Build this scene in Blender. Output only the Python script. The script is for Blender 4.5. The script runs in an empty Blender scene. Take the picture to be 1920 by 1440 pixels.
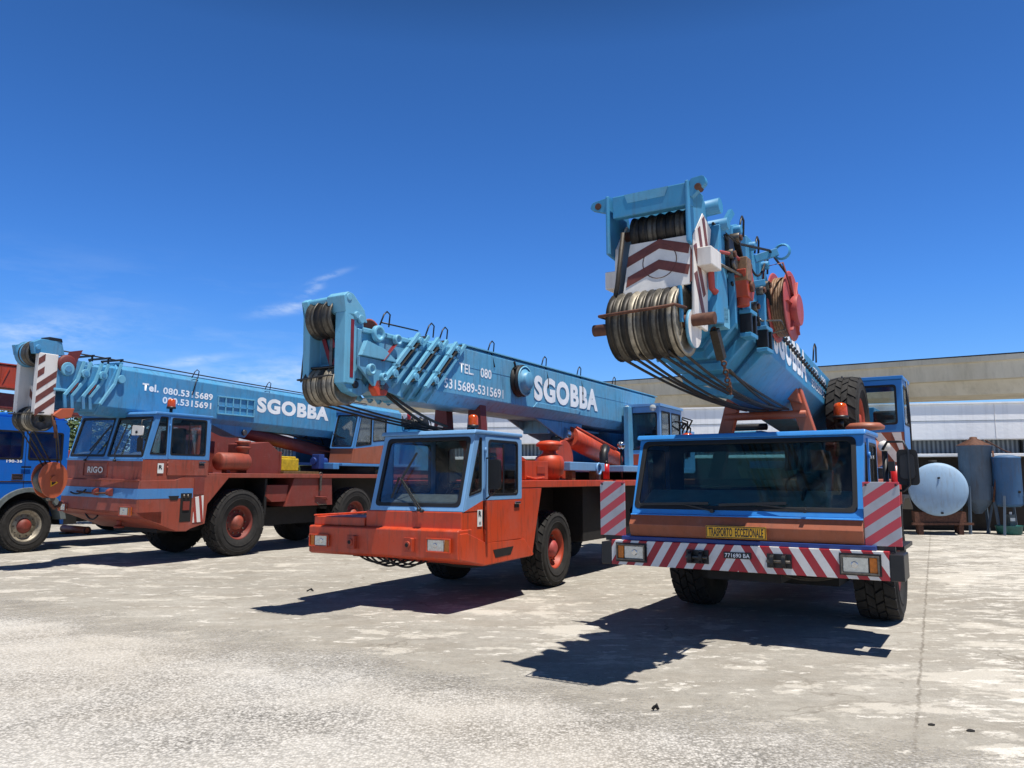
import bpy, bmesh, math, random
from mathutils import Vector, Matrix
from mathutils.geometry import tessellate_polygon
random.seed(7)
R = math.radians
S = bpy.context.scene
COL = S.collection

# ------------------------------------------------------------------ camera, sky, sun, exposure
cd = bpy.data.cameras.new('camera'); cam = bpy.data.objects.new('camera', cd); COL.objects.link(cam)
cam.location = (0, 0, 1.72); cam.rotation_euler = (R(90 + 6.92), 0, 0)
cd.sensor_width = 36; cd.lens = 1466.8 / 1920 * 36; cd.clip_end = 3000; cd.clip_start = .05
S.camera = cam
SUN_EL, SUN_AZ = 73.8, math.degrees(math.atan2(.178, -.188))        # azimuth measured from +Y towards +X
W = bpy.data.worlds.new('World'); S.world = W; W.use_nodes = True
nt = W.node_tree; nt.nodes.clear()
def wn(t, **k):
    n = nt.nodes.new(t)
    for a, b in k.items(): setattr(n, a, b)
    return n
sky = wn('ShaderNodeTexSky', sky_type='NISHITA', sun_disc=False, sun_elevation=R(SUN_EL), sun_rotation=R(SUN_AZ),
         altitude=0, air_density=1.0, dust_density=.25, ozone_density=3.5)
tc = wn('ShaderNodeTexCoord'); sep = wn('ShaderNodeSeparateXYZ'); nt.links.new(tc.outputs['Generated'], sep.inputs[0])
mp = wn('ShaderNodeMapping'); mp.inputs['Scale'].default_value = (2.2, 2.2, 11); mp.inputs['Rotation'].default_value = (0, R(7), 0)
nt.links.new(tc.outputs['Generated'], mp.inputs[0])
nz = wn('ShaderNodeTexNoise'); nz.inputs['Scale'].default_value = 2.3; nz.inputs['Detail'].default_value = 7; nz.inputs['Roughness'].default_value = .62
nt.links.new(mp.outputs[0], nz.inputs['Vector'])
cr = wn('ShaderNodeValToRGB'); cr.color_ramp.elements[0].position = .50; cr.color_ramp.elements[1].position = .86
nt.links.new(nz.outputs[0], cr.inputs[0])
lowm = wn('ShaderNodeMapRange'); lowm.inputs[1].default_value = .27; lowm.inputs[2].default_value = .13
nt.links.new(sep.outputs['Z'], lowm.inputs[0])
leftm = wn('ShaderNodeMapRange'); leftm.inputs[1].default_value = -.08; leftm.inputs[2].default_value = -.42
nt.links.new(sep.outputs['X'], leftm.inputs[0])
m1 = wn('ShaderNodeMath', operation='MULTIPLY'); nt.links.new(lowm.outputs[0], m1.inputs[0]); nt.links.new(leftm.outputs[0], m1.inputs[1])
def wm(op, a, b=None):
    n = wn('ShaderNodeMath', operation=op)
    for i, v in ((0, a), (1, b)):
        if v is None: continue
        if isinstance(v, (int, float)): n.inputs[i].default_value = v
        else: nt.links.new(v, n.inputs[i])
    return n.outputs[0]
cu_, cv_ = wm('DIVIDE', sep.outputs['X'], wm('MAXIMUM', sep.outputs['Y'], .05)), wm('DIVIDE', sep.outputs['Z'], wm('MAXIMUM', sep.outputs['Y'], .05))
nz2 = wn('ShaderNodeTexNoise'); nz2.inputs['Scale'].default_value = 9; nz2.inputs['Detail'].default_value = 8; nz2.inputs['Roughness'].default_value = .66
mp2 = wn('ShaderNodeMapping'); mp2.inputs['Scale'].default_value = (2.0, 2.0, 7.0); mp2.inputs['Rotation'].default_value = (0, R(12), 0); nt.links.new(tc.outputs['Generated'], mp2.inputs[0]); nt.links.new(mp2.outputs[0], nz2.inputs['Vector'])
wisp = wm('MULTIPLY', wm('MULTIPLY', lowm.outputs[0], leftm.outputs[0]), wm('MULTIPLY', cr.outputs[0], .38))
for u0, v0, su, sv, rot, amp in ((-.285, .222, .035, .0055, .16, 1.1), (-.262, .245, .014, .005, .5, .8), (-.243, .262, .02, .003, .35, .8), (-.33, .128, .13, .020, .12, .75), (-.62, .185, .10, .022, .1, .7), (-.42, .150, .05, .005, .12, .8), (-.60, .12, .16, .025, .05, .55)):
    du, dv = wm('SUBTRACT', cu_, u0), wm('SUBTRACT', cv_, v0); c_, s_ = math.cos(rot), math.sin(rot)
    a_ = wm('ADD', wm('MULTIPLY', du, c_), wm('MULTIPLY', dv, s_)); b_ = wm('SUBTRACT', wm('MULTIPLY', dv, c_), wm('MULTIPLY', du, s_))
    q_ = wm('ADD', wm('POWER', wm('ABSOLUTE', wm('DIVIDE', a_, su)), 2), wm('POWER', wm('ABSOLUTE', wm('DIVIDE', b_, sv)), 2))
    gs = wm('MULTIPLY', wm('EXPONENT', wm('MULTIPLY', q_, -.7)), amp)
    wisp = wm('MAXIMUM', wisp, wm('MULTIPLY', gs, wm('MULTIPLY', wm('MAXIMUM', wm('SUBTRACT', nz2.outputs[0], .36), 0), 2.0)))
m2 = wn('ShaderNodeMath', operation='MINIMUM'); nt.links.new(wisp, m2.inputs[0]); m2.inputs[1].default_value = .9
hs = wn('ShaderNodeHueSaturation'); hs.inputs['Saturation'].default_value = 1.22; hs.inputs['Value'].default_value = 1.0
nt.links.new(sky.outputs[0], hs.inputs['Color'])
zr = wn('ShaderNodeValToRGB'); E0, E1 = zr.color_ramp.elements; E0.position = 0; E0.color = (.80, 1.06, 1.50, 1); E1.position = .9; E1.color = (.20, .155, .13, 1)  # gain by elevation: unseen upper sky dimmed to cut fill and deepen shadows
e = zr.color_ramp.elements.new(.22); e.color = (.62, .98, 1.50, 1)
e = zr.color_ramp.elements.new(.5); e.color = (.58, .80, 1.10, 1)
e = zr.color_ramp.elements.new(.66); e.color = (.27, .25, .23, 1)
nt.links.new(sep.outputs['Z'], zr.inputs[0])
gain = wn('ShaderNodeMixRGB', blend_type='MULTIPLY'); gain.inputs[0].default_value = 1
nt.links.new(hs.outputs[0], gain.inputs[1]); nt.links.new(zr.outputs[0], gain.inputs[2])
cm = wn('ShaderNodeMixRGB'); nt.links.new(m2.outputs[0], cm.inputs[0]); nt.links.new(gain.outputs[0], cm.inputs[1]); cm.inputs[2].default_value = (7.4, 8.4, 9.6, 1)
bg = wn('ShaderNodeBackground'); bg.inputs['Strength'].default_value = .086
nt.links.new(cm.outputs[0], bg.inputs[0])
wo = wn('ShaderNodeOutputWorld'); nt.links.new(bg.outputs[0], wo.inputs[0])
sl = bpy.data.lights.new('sun', 'SUN'); sl.energy = 5.0; sl.angle = R(.5); sl.color = (1, .955, .89)
so = bpy.data.objects.new('sun', sl); COL.objects.link(so)
az, el = R(SUN_AZ), R(SUN_EL)
sd = Vector((math.sin(az) * math.cos(el), math.cos(az) * math.cos(el), math.sin(el)))
so.rotation_euler = sd.to_track_quat('Z', 'Y').to_euler(); so.location = (20, -20, 60)
S.view_settings.view_transform = 'Standard'; S.view_settings.look = 'None'; S.view_settings.gamma = 1
S.view_settings.exposure = 0.36

# ------------------------------------------------------------------ materials
def lin(c):
    return tuple(((x / 255) / 12.92 if x / 255 < .04045 else ((x / 255 + .055) / 1.055) ** 2.4) for x in c)
class NB:
    def __init__(s, name):
        s.m = bpy.data.materials.new(name); s.m.use_nodes = True; s.t = s.m.node_tree
        s.b = s.t.nodes['Principled BSDF']; s.out = s.t.nodes['Material Output']
    def n(s, t, **k):
        n = s.t.nodes.new(t)
        for a, b in k.items(): setattr(n, a, b)
        return n
    def l(s, a, b): s.t.links.new(a, b)
    def coord(s, scale=(1, 1, 1)):
        c = s.n('ShaderNodeTexCoord'); m = s.n('ShaderNodeMapping'); m.inputs['Scale'].default_value = scale
        s.l(c.outputs['Object'], m.inputs[0]); return m.outputs[0]
    def noise(s, scale, detail=5, rough=.6, co=None, sc=(1, 1, 1)):
        n = s.n('ShaderNodeTexNoise'); n.inputs['Scale'].default_value = scale; n.inputs['Detail'].default_value = detail
        n.inputs['Roughness'].default_value = rough; s.l(co if co else s.coord(sc), n.inputs['Vector']); return n.outputs[0]
    def ramp(s, f, a, b, ca=(0, 0, 0), cb=(1, 1, 1)):
        r = s.n('ShaderNodeValToRGB'); r.color_ramp.elements[0].position = a; r.color_ramp.elements[1].position = b
        r.color_ramp.elements[0].color = (*ca, 1); r.color_ramp.elements[1].color = (*cb, 1); s.l(f, r.inputs[0]); return r.outputs[0]
    def mix(s, f, a, b, mode='MIX'):
        m = s.n('ShaderNodeMixRGB', blend_type=mode)
        for i, v in ((0, f), (1, a), (2, b)):
            if isinstance(v, (int, float)): m.inputs[i].default_value = v
            elif isinstance(v, tuple): m.inputs[i].default_value = (*v, 1)
            else: s.l(v, m.inputs[i])
        return m.outputs[0]
    def math(s, op, a, b=None):
        m = s.n('ShaderNodeMath', operation=op)
        for i, v in ((0, a), (1, b)):
            if v is None: continue
            if isinstance(v, (int, float)): m.inputs[i].default_value = v
            else: s.l(v, m.inputs[i])
        return m.outputs[0]
    def bump(s, h, d=.01, st=.5):
        b = s.n('ShaderNodeBump'); b.inputs['Strength'].default_value = st; b.inputs['Distance'].default_value = d
        s.l(h, b.inputs['Height']); s.l(b.outputs[0], s.b.inputs['Normal'])
    def set(s, rough=.5, metal=0, spec=.5, color=None):
        s.b.inputs['Roughness'].default_value = rough; s.b.inputs['Metallic'].default_value = metal
        s.b.inputs['Specular IOR Level'].default_value = spec
        if color is not None:
            if isinstance(color, tuple): s.b.inputs['Base Color'].default_value = (*color, 1)
            else: s.l(color, s.b.inputs['Base Color'])
        return s.m
def paint(name, rgb, rough=.38, fade=.35, dirt=.35, rust=.5, dirtcol=(70, 55, 42)):
    """weathered vehicle paint: faded patches, streaks running down, chips and rust specks"""
    k = NB(name); c = lin(rgb)
    fadec = tuple(x * .72 + .13 * (sum(c) / 3 + .25) for x in c)
    a = k.ramp(k.noise(1.7, 6, .62), .42, .68)
    col = k.mix(k.math('MULTIPLY', a, fade), c, fadec)
    st = k.ramp(k.noise(6, 6, .65, sc=(2.2, 2.2, .28)), .5, .78)
    col = k.mix(k.math('MULTIPLY', st, dirt), col, lin(dirtcol))
    pale = k.ramp(k.noise(9, 8, .75, sc=(1, 1, .6)), .54, .64); zone2 = k.ramp(k.noise(.9, 4), .42, .6)
    col = k.mix(k.math('MULTIPLY', k.math('MULTIPLY', pale, zone2), fade * .55), col, tuple(min(1, x * .6 + .16) for x in c))
    scr = k.ramp(k.noise(5, 3, .5, sc=(14, .9, 14)), .66, .69); col = k.mix(k.math('MULTIPLY', k.math('MULTIPLY', scr, zone2), .25), col, tuple(min(1, x * .5 + .2) for x in c))
    grime = k.ramp(k.noise(2.2, 7, .7), .52, .72); col = k.mix(k.math('MULTIPLY', grime, dirt * .6), col, tuple(x * .45 for x in c))
    sp = k.ramp(k.noise(30, 5, .75), .62, .68); zone = k.ramp(k.noise(2.6, 4), .47, .62)
    col = k.mix(k.math('MULTIPLY', k.math('MULTIPLY', sp, zone), rust), col, lin((78, 42, 26)))
    k.set(rough, color=col)
    rr = k.n('ShaderNodeMapRange'); rr.inputs[3].default_value = rough - .08; rr.inputs[4].default_value = rough + .3
    k.l(k.noise(4, 5), rr.inputs[0]); k.l(rr.outputs[0], k.b.inputs['Roughness'])
    k.bump(k.noise(3.2, 3), .02, .12)
    return k.m
def plain(name, rgb, rough=.5, metal=0, var=.25, scale=9, bump=0):
    k = NB(name); c = lin(rgb); d = tuple(x * (1 - var) for x in c); e = tuple(min(1, x * (1 + var)) for x in c)
    n = k.noise(scale, 5, .65); k.set(rough, metal, color=k.mix(k.ramp(n, .35, .68), d, e))
    if bump: k.bump(k.noise(scale * 6, 4), .004, bump)
    return k.m
def glassm(name, tint=(.30, .36, .38), spec=1.0):
    k = NB(name); k.t.nodes.remove(k.b)
    tr = k.n('ShaderNodeBsdfTransparent'); tr.inputs[0].default_value = (*tint, 1)
    gl = k.n('ShaderNodeBsdfGlossy'); gl.inputs['Roughness'].default_value = .03; gl.inputs[0].default_value = (.95, .98, 1, 1)
    du = k.n('ShaderNodeBsdfDiffuse'); du.inputs[0].default_value = (.20, .19, .17, 1)
    lw = k.n('ShaderNodeFresnel'); lw.inputs[0].default_value = 1.5
    f = k.math('MINIMUM', k.math('MULTIPLY', lw.outputs[0], 1.25 * spec), 1.0)
    m = k.n('ShaderNodeMixShader'); k.l(f, m.inputs[0]); k.l(tr.outputs[0], m.inputs[1]); k.l(gl.outputs[0], m.inputs[2])
    dz = k.math('MULTIPLY', k.ramp(k.noise(5, 6, .6), .4, .85), .09)
    m2 = k.n('ShaderNodeMixShader'); k.l(dz, m2.inputs[0]); k.l(m.outputs[0], m2.inputs[1]); k.l(du.outputs[0], m2.inputs[2])
    k.l(m2.outputs[0], k.out.inputs[0]); return k.m
def striped(name, ca, cb, kx, kz, period, duty=.5, mirror=False, off=0, rough=.45):
    """diagonal hazard stripes of a reflective board, a pattern of the object's own x and z"""
    k = NB(name); c = k.n('ShaderNodeTexCoord'); s = k.n('ShaderNodeSeparateXYZ'); k.l(c.outputs['Object'], s.inputs[0])
    x = s.outputs[0]
    if mirror: x = k.math('ABSOLUTE', x)
    v = k.math('ADD', k.math('MULTIPLY', x, kx), k.math('MULTIPLY', s.outputs[2], kz))
    f = k.math('FRACT', k.math('ADD', k.math('DIVIDE', v, period), 20 + off))
    g = k.math('LESS_THAN', f, duty)
    col = k.mix(g, lin(cb), lin(ca))
    col = k.mix(k.math('MULTIPLY', k.ramp(k.noise(7, 6, .7), .45, .8), .3), col, lin((120, 105, 95)))
    return k.set(rough, color=col)
M = {}
M['boom2'] = paint('blue_boom_paint', (88, 158, 192), .42, 1.0, .6, .85)
M['boom3'] = paint('mid_blue_boom_paint', (66, 142, 186), .40, .8, .5, .7)
M['boom1'] = paint('bright_blue_boom_paint', (54, 138, 182), .38, .6, .4, .6)
M['cab2b'] = paint('light_blue_cab_paint', (112, 160, 204), .34, .4, .18, .3)
M['cab3b'] = paint('cab_blue_paint', (70, 132, 190), .36, .4, .22, .4)
M['cab1b'] = paint('strong_blue_cab_paint', (50, 130, 200), .26, .2, .15, .2)
M['edge'] = paint('pale_blue_edge_paint', (104, 172, 200), .40, .5, .25, .5)
M['orange'] = paint('orange_red_paint', (196, 66, 24), .36, .45, .7, .8)
M['orange_d'] = paint('orange_frame_paint', (170, 58, 26), .45, .3, .5, .5)
M['brick'] = paint('faded_brick_red_paint', (148, 66, 46), .5, .55, .75, .9)
M['brick_d'] = paint('dark_brick_red_paint', (122, 46, 34), .5, .35, .45, .6)
M['maroon'] = paint('maroon_paint', (104, 34, 30), .5, .3, .35, .6)
M['brown'] = paint('terracotta_belt_paint', (156, 84, 54), .38, .45, .4, .5)
M['terra'] = paint('terracotta_frame_paint', (176, 86, 52), .42, .35, .3, .5)
M['truckb'] = paint('vivid_blue_truck_paint', (20, 98, 188), .24, .1, .12, .1)
M['reelred'] = paint('faded_red_reel_paint', (170, 66, 62), .45, .4, .3, .5)
M['navy'] = paint('navy_sill_paint', (24, 56, 124), .4)
M['white'] = plain('white_paint', (226, 222, 214), .45, 0, .08)
def letterm():
    k = NB('worn_white_lettering'); w = k.ramp(k.noise(22, 6, .7), .60, .68); z = k.ramp(k.noise(2.4, 4), .42, .62)
    k.set(.5, color=k.mix(k.math('MULTIPLY', k.math('MULTIPLY', w, z), .65), k.mix(k.ramp(k.noise(3, 5), .35, .7), lin((250, 250, 248)), lin((226, 230, 230))), lin((110, 150, 176)))); return k.m
M['letter'] = letterm()
M['chev'] = plain('brown_chevron_paint', (112, 62, 50), .5, 0, .25)
M['chevw'] = paint('dirty_white_paint', (222, 216, 208), .5, .2, .25, .4)
M['redstripe'] = plain('dark_red_strip', (122, 26, 36), .5, 0, .2)
M['dash'] = plain('pale_grey_dashboard', (168, 176, 166), .8, 0, .12)
M['black'] = plain('black_rubber', (16, 16, 17), .6, 0, .3)
M['blackp'] = plain('black_paint', (24, 24, 26), .45, 0, .3)
M['under'] = plain('dark_underbody_and_shade', (20, 18, 17), .8, 0, .4)
M['inside'] = plain('dark_cab_lining', (34, 38, 42), .85, 0, .25)
M['insideg'] = plain('grey_dashboard', (96, 104, 104), .8, 0, .2)
M['tyre'] = plain('dusty_tyre_rubber', (35, 33, 31), .88, 0, .5, 7, .3)
M['steel'] = plain('worn_steel', (112, 106, 98), .42, .85, .35, 20)
M['sheave'] = plain('greasy_grey_sheave', (92, 88, 80), .5, .55, .4, 12)
M['sheave_l'] = plain('pale_worn_sheave', (150, 142, 126), .5, .35, .35, 12)
M['sheave_d'] = plain('dark_greased_sheave', (44, 42, 40), .5, .5, .4, 12)
M['rust'] = plain('rusty_axle', (92, 58, 42), .75, .2, .4, 14, .4)
M['rope'] = plain('greasy_wire_rope', (58, 52, 44), .6, .35, .35, 40)
M['hose'] = plain('brown_hose', (128, 98, 70), .6, 0, .35, 22)
M['lamp'] = plain('lamp_lens', (206, 208, 200), .12, .3, .15, 30)
M['amber'] = plain('amber_lens', (206, 110, 16), .2, 0, .2, 30)
M['beacon'] = plain('orange_beacon_dome', (190, 72, 14), .18, 0, .3, 18)
M['yellow'] = plain('yellow_plate', (226, 168, 22), .42, 0, .12)
M['sticker'] = plain('white_sticker', (224, 224, 218), .4, 0, .05)
M['redfe'] = plain('red_extinguisher', (188, 34, 36), .3, 0, .15)
M['chrome'] = plain('chrome', (190, 192, 194), .18, .95, .1)
M['wood'] = plain('weathered_wood', (112, 88, 52), .85, 0, .4, 16)
M['glass'] = glassm('tinted_cab_glass', (.74, .79, .79), .6); M['glass2'] = glassm('clear_cab_glass', (.86, .89, .89), .33)
M['glass1'] = glassm('blue_tinted_windscreen', (.58, .74, .76), .85)
M['stripeb'] = striped('bumper_hazard_stripes', (168, 26, 40), (222, 218, 212), 1.64, 1.0, .325, .5, True, .70)
M['stripeR'] = striped('board_hazard_stripes', (190, 64, 76), (168, 170, 176), -.70, 1.0, .205, .5, False, .3)
M['stripew'] = striped('mudguard_stripes', (150, 50, 40), (220, 216, 210), -2.2, 1.0, .34, .5, False, .2)

def ground_mat():
    k = NB('worn_yard_concrete'); co = k.coord()
    def nz(s, d=6, r=.6, sc=(1, 1, 1)): return k.noise(s, d, r, sc=sc)
    sp = k.n('ShaderNodeSeparateXYZ'); k.l(co, sp.inputs[0])
    # distance right of the long slab joint
    jd = k.math('ADD', k.math('SUBTRACT', sp.outputs[0], k.math('MULTIPLY', sp.outputs[1], .536)), .24)
    jw = k.math('ADD', jd, k.math('MULTIPLY', k.math('SUBTRACT', nz(1.6, 8, .7), .5), .35))
    right = k.ramp(jw, .0, .55)
    col = k.mix(k.ramp(nz(.35, 4), .35, .65), lin((156, 151, 141)), lin((175, 170, 160)))
    col = k.mix(1, col, k.ramp(nz(14, 8, .72), .25, .72, (.76, .76, .76), (1.08, 1.08, 1.08)), 'MULTIPLY')
    col = k.mix(1, col, k.ramp(nz(4.2, 8, .7, (1, 1.3, 1)), .3, .7, (.82, .82, .81), (1.1, 1.1, 1.1)), 'MULTIPLY')
    col = k.mix(k.math('MULTIPLY', k.ramp(nz(.9, 5, .6, (1, 1.8, 1)), .45, .7), .35), col, lin((132, 122, 107)))
    # worn pale skim coat in ragged islands, stronger right of the joint
    isl = k.math('ADD', k.math('MULTIPLY', nz(1.0, 10, .72, (1, 1.5, 1)), .75), k.math('MULTIPLY', nz(.16, 3), .32))
    isl = k.math('ADD', isl, k.math('MULTIPLY', right, .055))
    col = k.mix(k.math('MULTIPLY', k.ramp(isl, .58, .605), .6), col, lin((204, 198, 186)))
    isl2 = nz(3.1, 9, .75, (.8, 1.7, 1))
    col = k.mix(k.math('MULTIPLY', k.ramp(k.math('ADD', isl2, k.math('MULTIPLY', right, .05)), .585, .605), .75), col, lin((218, 213, 203)))
    # oil and tyre stains
    oil = k.math('MULTIPLY', k.ramp(nz(.55, 6, .62, (1, 2.2, 1)), .58, .72), .5)
    col = k.mix(oil, col, lin((104, 97, 88)))
    stk = k.math('MULTIPLY', k.ramp(nz(1.5, 5, .6, (.5, 2.4, 1)), .62, .70), .35); col = k.mix(stk, col, lin((120, 112, 102)))
    spots = k.ramp(nz(3.4, 3, .5, (1, 1.6, 1)), .73, .75)
    col = k.mix(k.math('MULTIPLY', spots, .5), col, lin((60, 57, 52)))
    # cracks: edges of big cells, broken up, and the joint itself
    v = k.n('ShaderNodeTexVoronoi', feature='DISTANCE_TO_EDGE'); v.inputs['Scale'].default_value = .42
    ds = k.n('ShaderNodeVectorMath', operation='ADD'); nn = k.n('ShaderNodeTexNoise'); nn.inputs['Scale'].default_value = 2.2; nn.inputs['Detail'].default_value = 8
    k.l(co, nn.inputs['Vector']); sc = k.n('ShaderNodeVectorMath', operation='SCALE'); sc.inputs['Scale'].default_value = .5
    k.l(nn.outputs[1], sc.inputs[0]); k.l(co, ds.inputs[0]); k.l(sc.outputs[0], ds.inputs[1]); k.l(ds.outputs[0], v.inputs['Vector'])
    crack = k.math('MULTIPLY', k.ramp(v.outputs['Distance'], .0015, .006, (1, 1, 1), (0, 0, 0)), k.ramp(nz(.6, 3), .48, .6))
    jo = k.math('ADD', jd, k.math('MULTIPLY', k.math('SUBTRACT', nz(5, 6, .7), .5), .12))
    joint = k.math('MULTIPLY', k.ramp(k.math('ABSOLUTE', jo), .006, .02, (1, 1, 1), (0, 0, 0)), k.ramp(nz(3, 4), .3, .55))
    crack = k.math('MAXIMUM', crack, joint)
    col = k.mix(k.math('MULTIPLY', crack, .55), col, lin((98, 90, 78)))
    gr = nz(75, 5, .75)
    col = k.mix(1, col, k.ramp(gr, .3, .7, (.68, .68, .68), (1.16, 1.16, 1.16)), 'MULTIPLY')
    k.set(.88, spec=.25, color=col)
    h = k.math('ADD', k.math('MULTIPLY', nz(24, 8, .75), .6), k.math('MULTIPLY', k.ramp(isl, .56, .62), .25))
    h = k.math('SUBTRACT', h, k.math('MULTIPLY', crack, .4))
    k.bump(h, .018, .6)
    return k.m
def gravel_mat():
    k = NB('rough_pale_asphalt')
    v = k.n('ShaderNodeTexVoronoi', feature='F1'); v.inputs['Scale'].default_value = 50; v.inputs['Randomness'].default_value = 1
    k.l(k.coord(), v.inputs['Vector'])
    v2 = k.n('ShaderNodeTexVoronoi', feature='F1'); v2.inputs['Scale'].default_value = 30; k.l(k.coord(), v2.inputs['Vector'])
    sepc = k.n('ShaderNodeSeparateColor'); k.l(v.outputs['Color'], sepc.inputs[0])
    stone = k.mix(sepc.outputs[0], lin((128, 125, 119)), lin((204, 200, 193)))
    gap = k.ramp(v.outputs['Distance'], .42, .72, (1, 1, 1), (.48, .48, .48))
    col = k.mix(1, stone, gap, 'MULTIPLY')
    band = k.ramp(k.noise(.55, 5, .6, sc=(1, 1.4, 1)), .38, .66)
    col = k.mix(k.math('MULTIPLY', band, .55), col, lin((206, 202, 194)))
    tint = k.ramp(k.noise(.3, 3), .4, .65)
    col = k.mix(k.math('MULTIPLY', tint, .35), col, lin((176, 166, 150)))
    k.set(.9, spec=.2, color=col)
    h = k.math('SUBTRACT', 1.0, v.outputs['Distance'])
    k.bump(k.math('ADD', h, k.math('MULTIPLY', k.noise(90, 4), .5)), .012, .7)
    # ragged, worn-through margin: transparent where the coat is gone
    geo = k.n('ShaderNodeTexCoord'); s = k.n('ShaderNodeSeparateXYZ'); k.l(geo.outputs['Object'], s.inputs[0])
    edge = k.math('ADD', k.math('ADD', k.math('MULTIPLY', s.outputs[0], .62), s.outputs[1]), k.math('MULTIPLY', k.math('SUBTRACT', k.noise(.9, 9, .72), .5), 3.6))
    edge = k.math('ADD', edge, k.math('MULTIPLY', k.math('SUBTRACT', k.noise(26, 5, .75), .5), 3.0))
    a = k.ramp(k.math('DIVIDE', edge, 12.0), .50, .60, (1, 1, 1), (0, 0, 0))
    k.l(a, k.b.inputs['Alpha'])
    return k.m
M['ground'] = ground_mat(); M['gravel'] = gravel_mat()
def conc(name, c1, c2, sc=.6):
    k = NB(name); col = k.mix(k.ramp(k.noise(sc, 7, .65, sc=(1, 1, .6)), .35, .7), lin(c1), lin(c2))
    st = k.ramp(k.noise(sc * 3, 6, .65, sc=(3, 3, .2)), .5, .8)
    col = k.mix(k.math('MULTIPLY', st, .4), col, tuple(x * .45 for x in lin(c1)))
    k.set(.9, spec=.2, color=col); k.bump(k.noise(sc * 14, 6), .03, .3); return k.m
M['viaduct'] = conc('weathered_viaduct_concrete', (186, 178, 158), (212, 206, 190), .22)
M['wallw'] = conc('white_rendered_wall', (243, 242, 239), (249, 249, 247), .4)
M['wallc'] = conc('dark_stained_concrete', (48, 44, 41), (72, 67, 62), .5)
def corr():
    k = NB('corrugated_sheet'); w = k.n('ShaderNodeTexWave'); w.bands_direction = 'X'; w.inputs['Scale'].default_value = 2.2
    k.l(k.coord(), w.inputs['Vector']); k.set(.6, .2, color=k.mix(w.outputs[0], lin((70, 78, 84)), lin((140, 146, 148)))); k.bump(w.outputs[0], .03, .8); return k.m
M['corr'] = corr()
M['tankb'] = paint('pale_blue_tank_paint', (142, 172, 198), .5, .5, .35, .9, (120, 100, 70))
M['silo'] = paint('grey_blue_tank_paint', (74, 92, 110), .55, .5, .6, .9)
M['tank3'] = paint('blue_tank_paint', (48, 92, 132), .5, .4, .5, .8)
M['leaf1'] = plain('dark_leaf', (48, 74, 34), .7, 0, .45, 2)
M['leaf2'] = plain('olive_leaf', (92, 104, 48), .7, 0, .4, 2)
M['bark'] = plain('bark', (72, 58, 46), .9, 0, .3, 12)
M['teal'] = plain('teal_plastic', (34, 92, 88), .5)
M['yell2'] = plain('yellow_plastic', (196, 164, 30), .5)
M['brokenrail'] = plain('thin_dark_edge', (40, 38, 40), .8)

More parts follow.
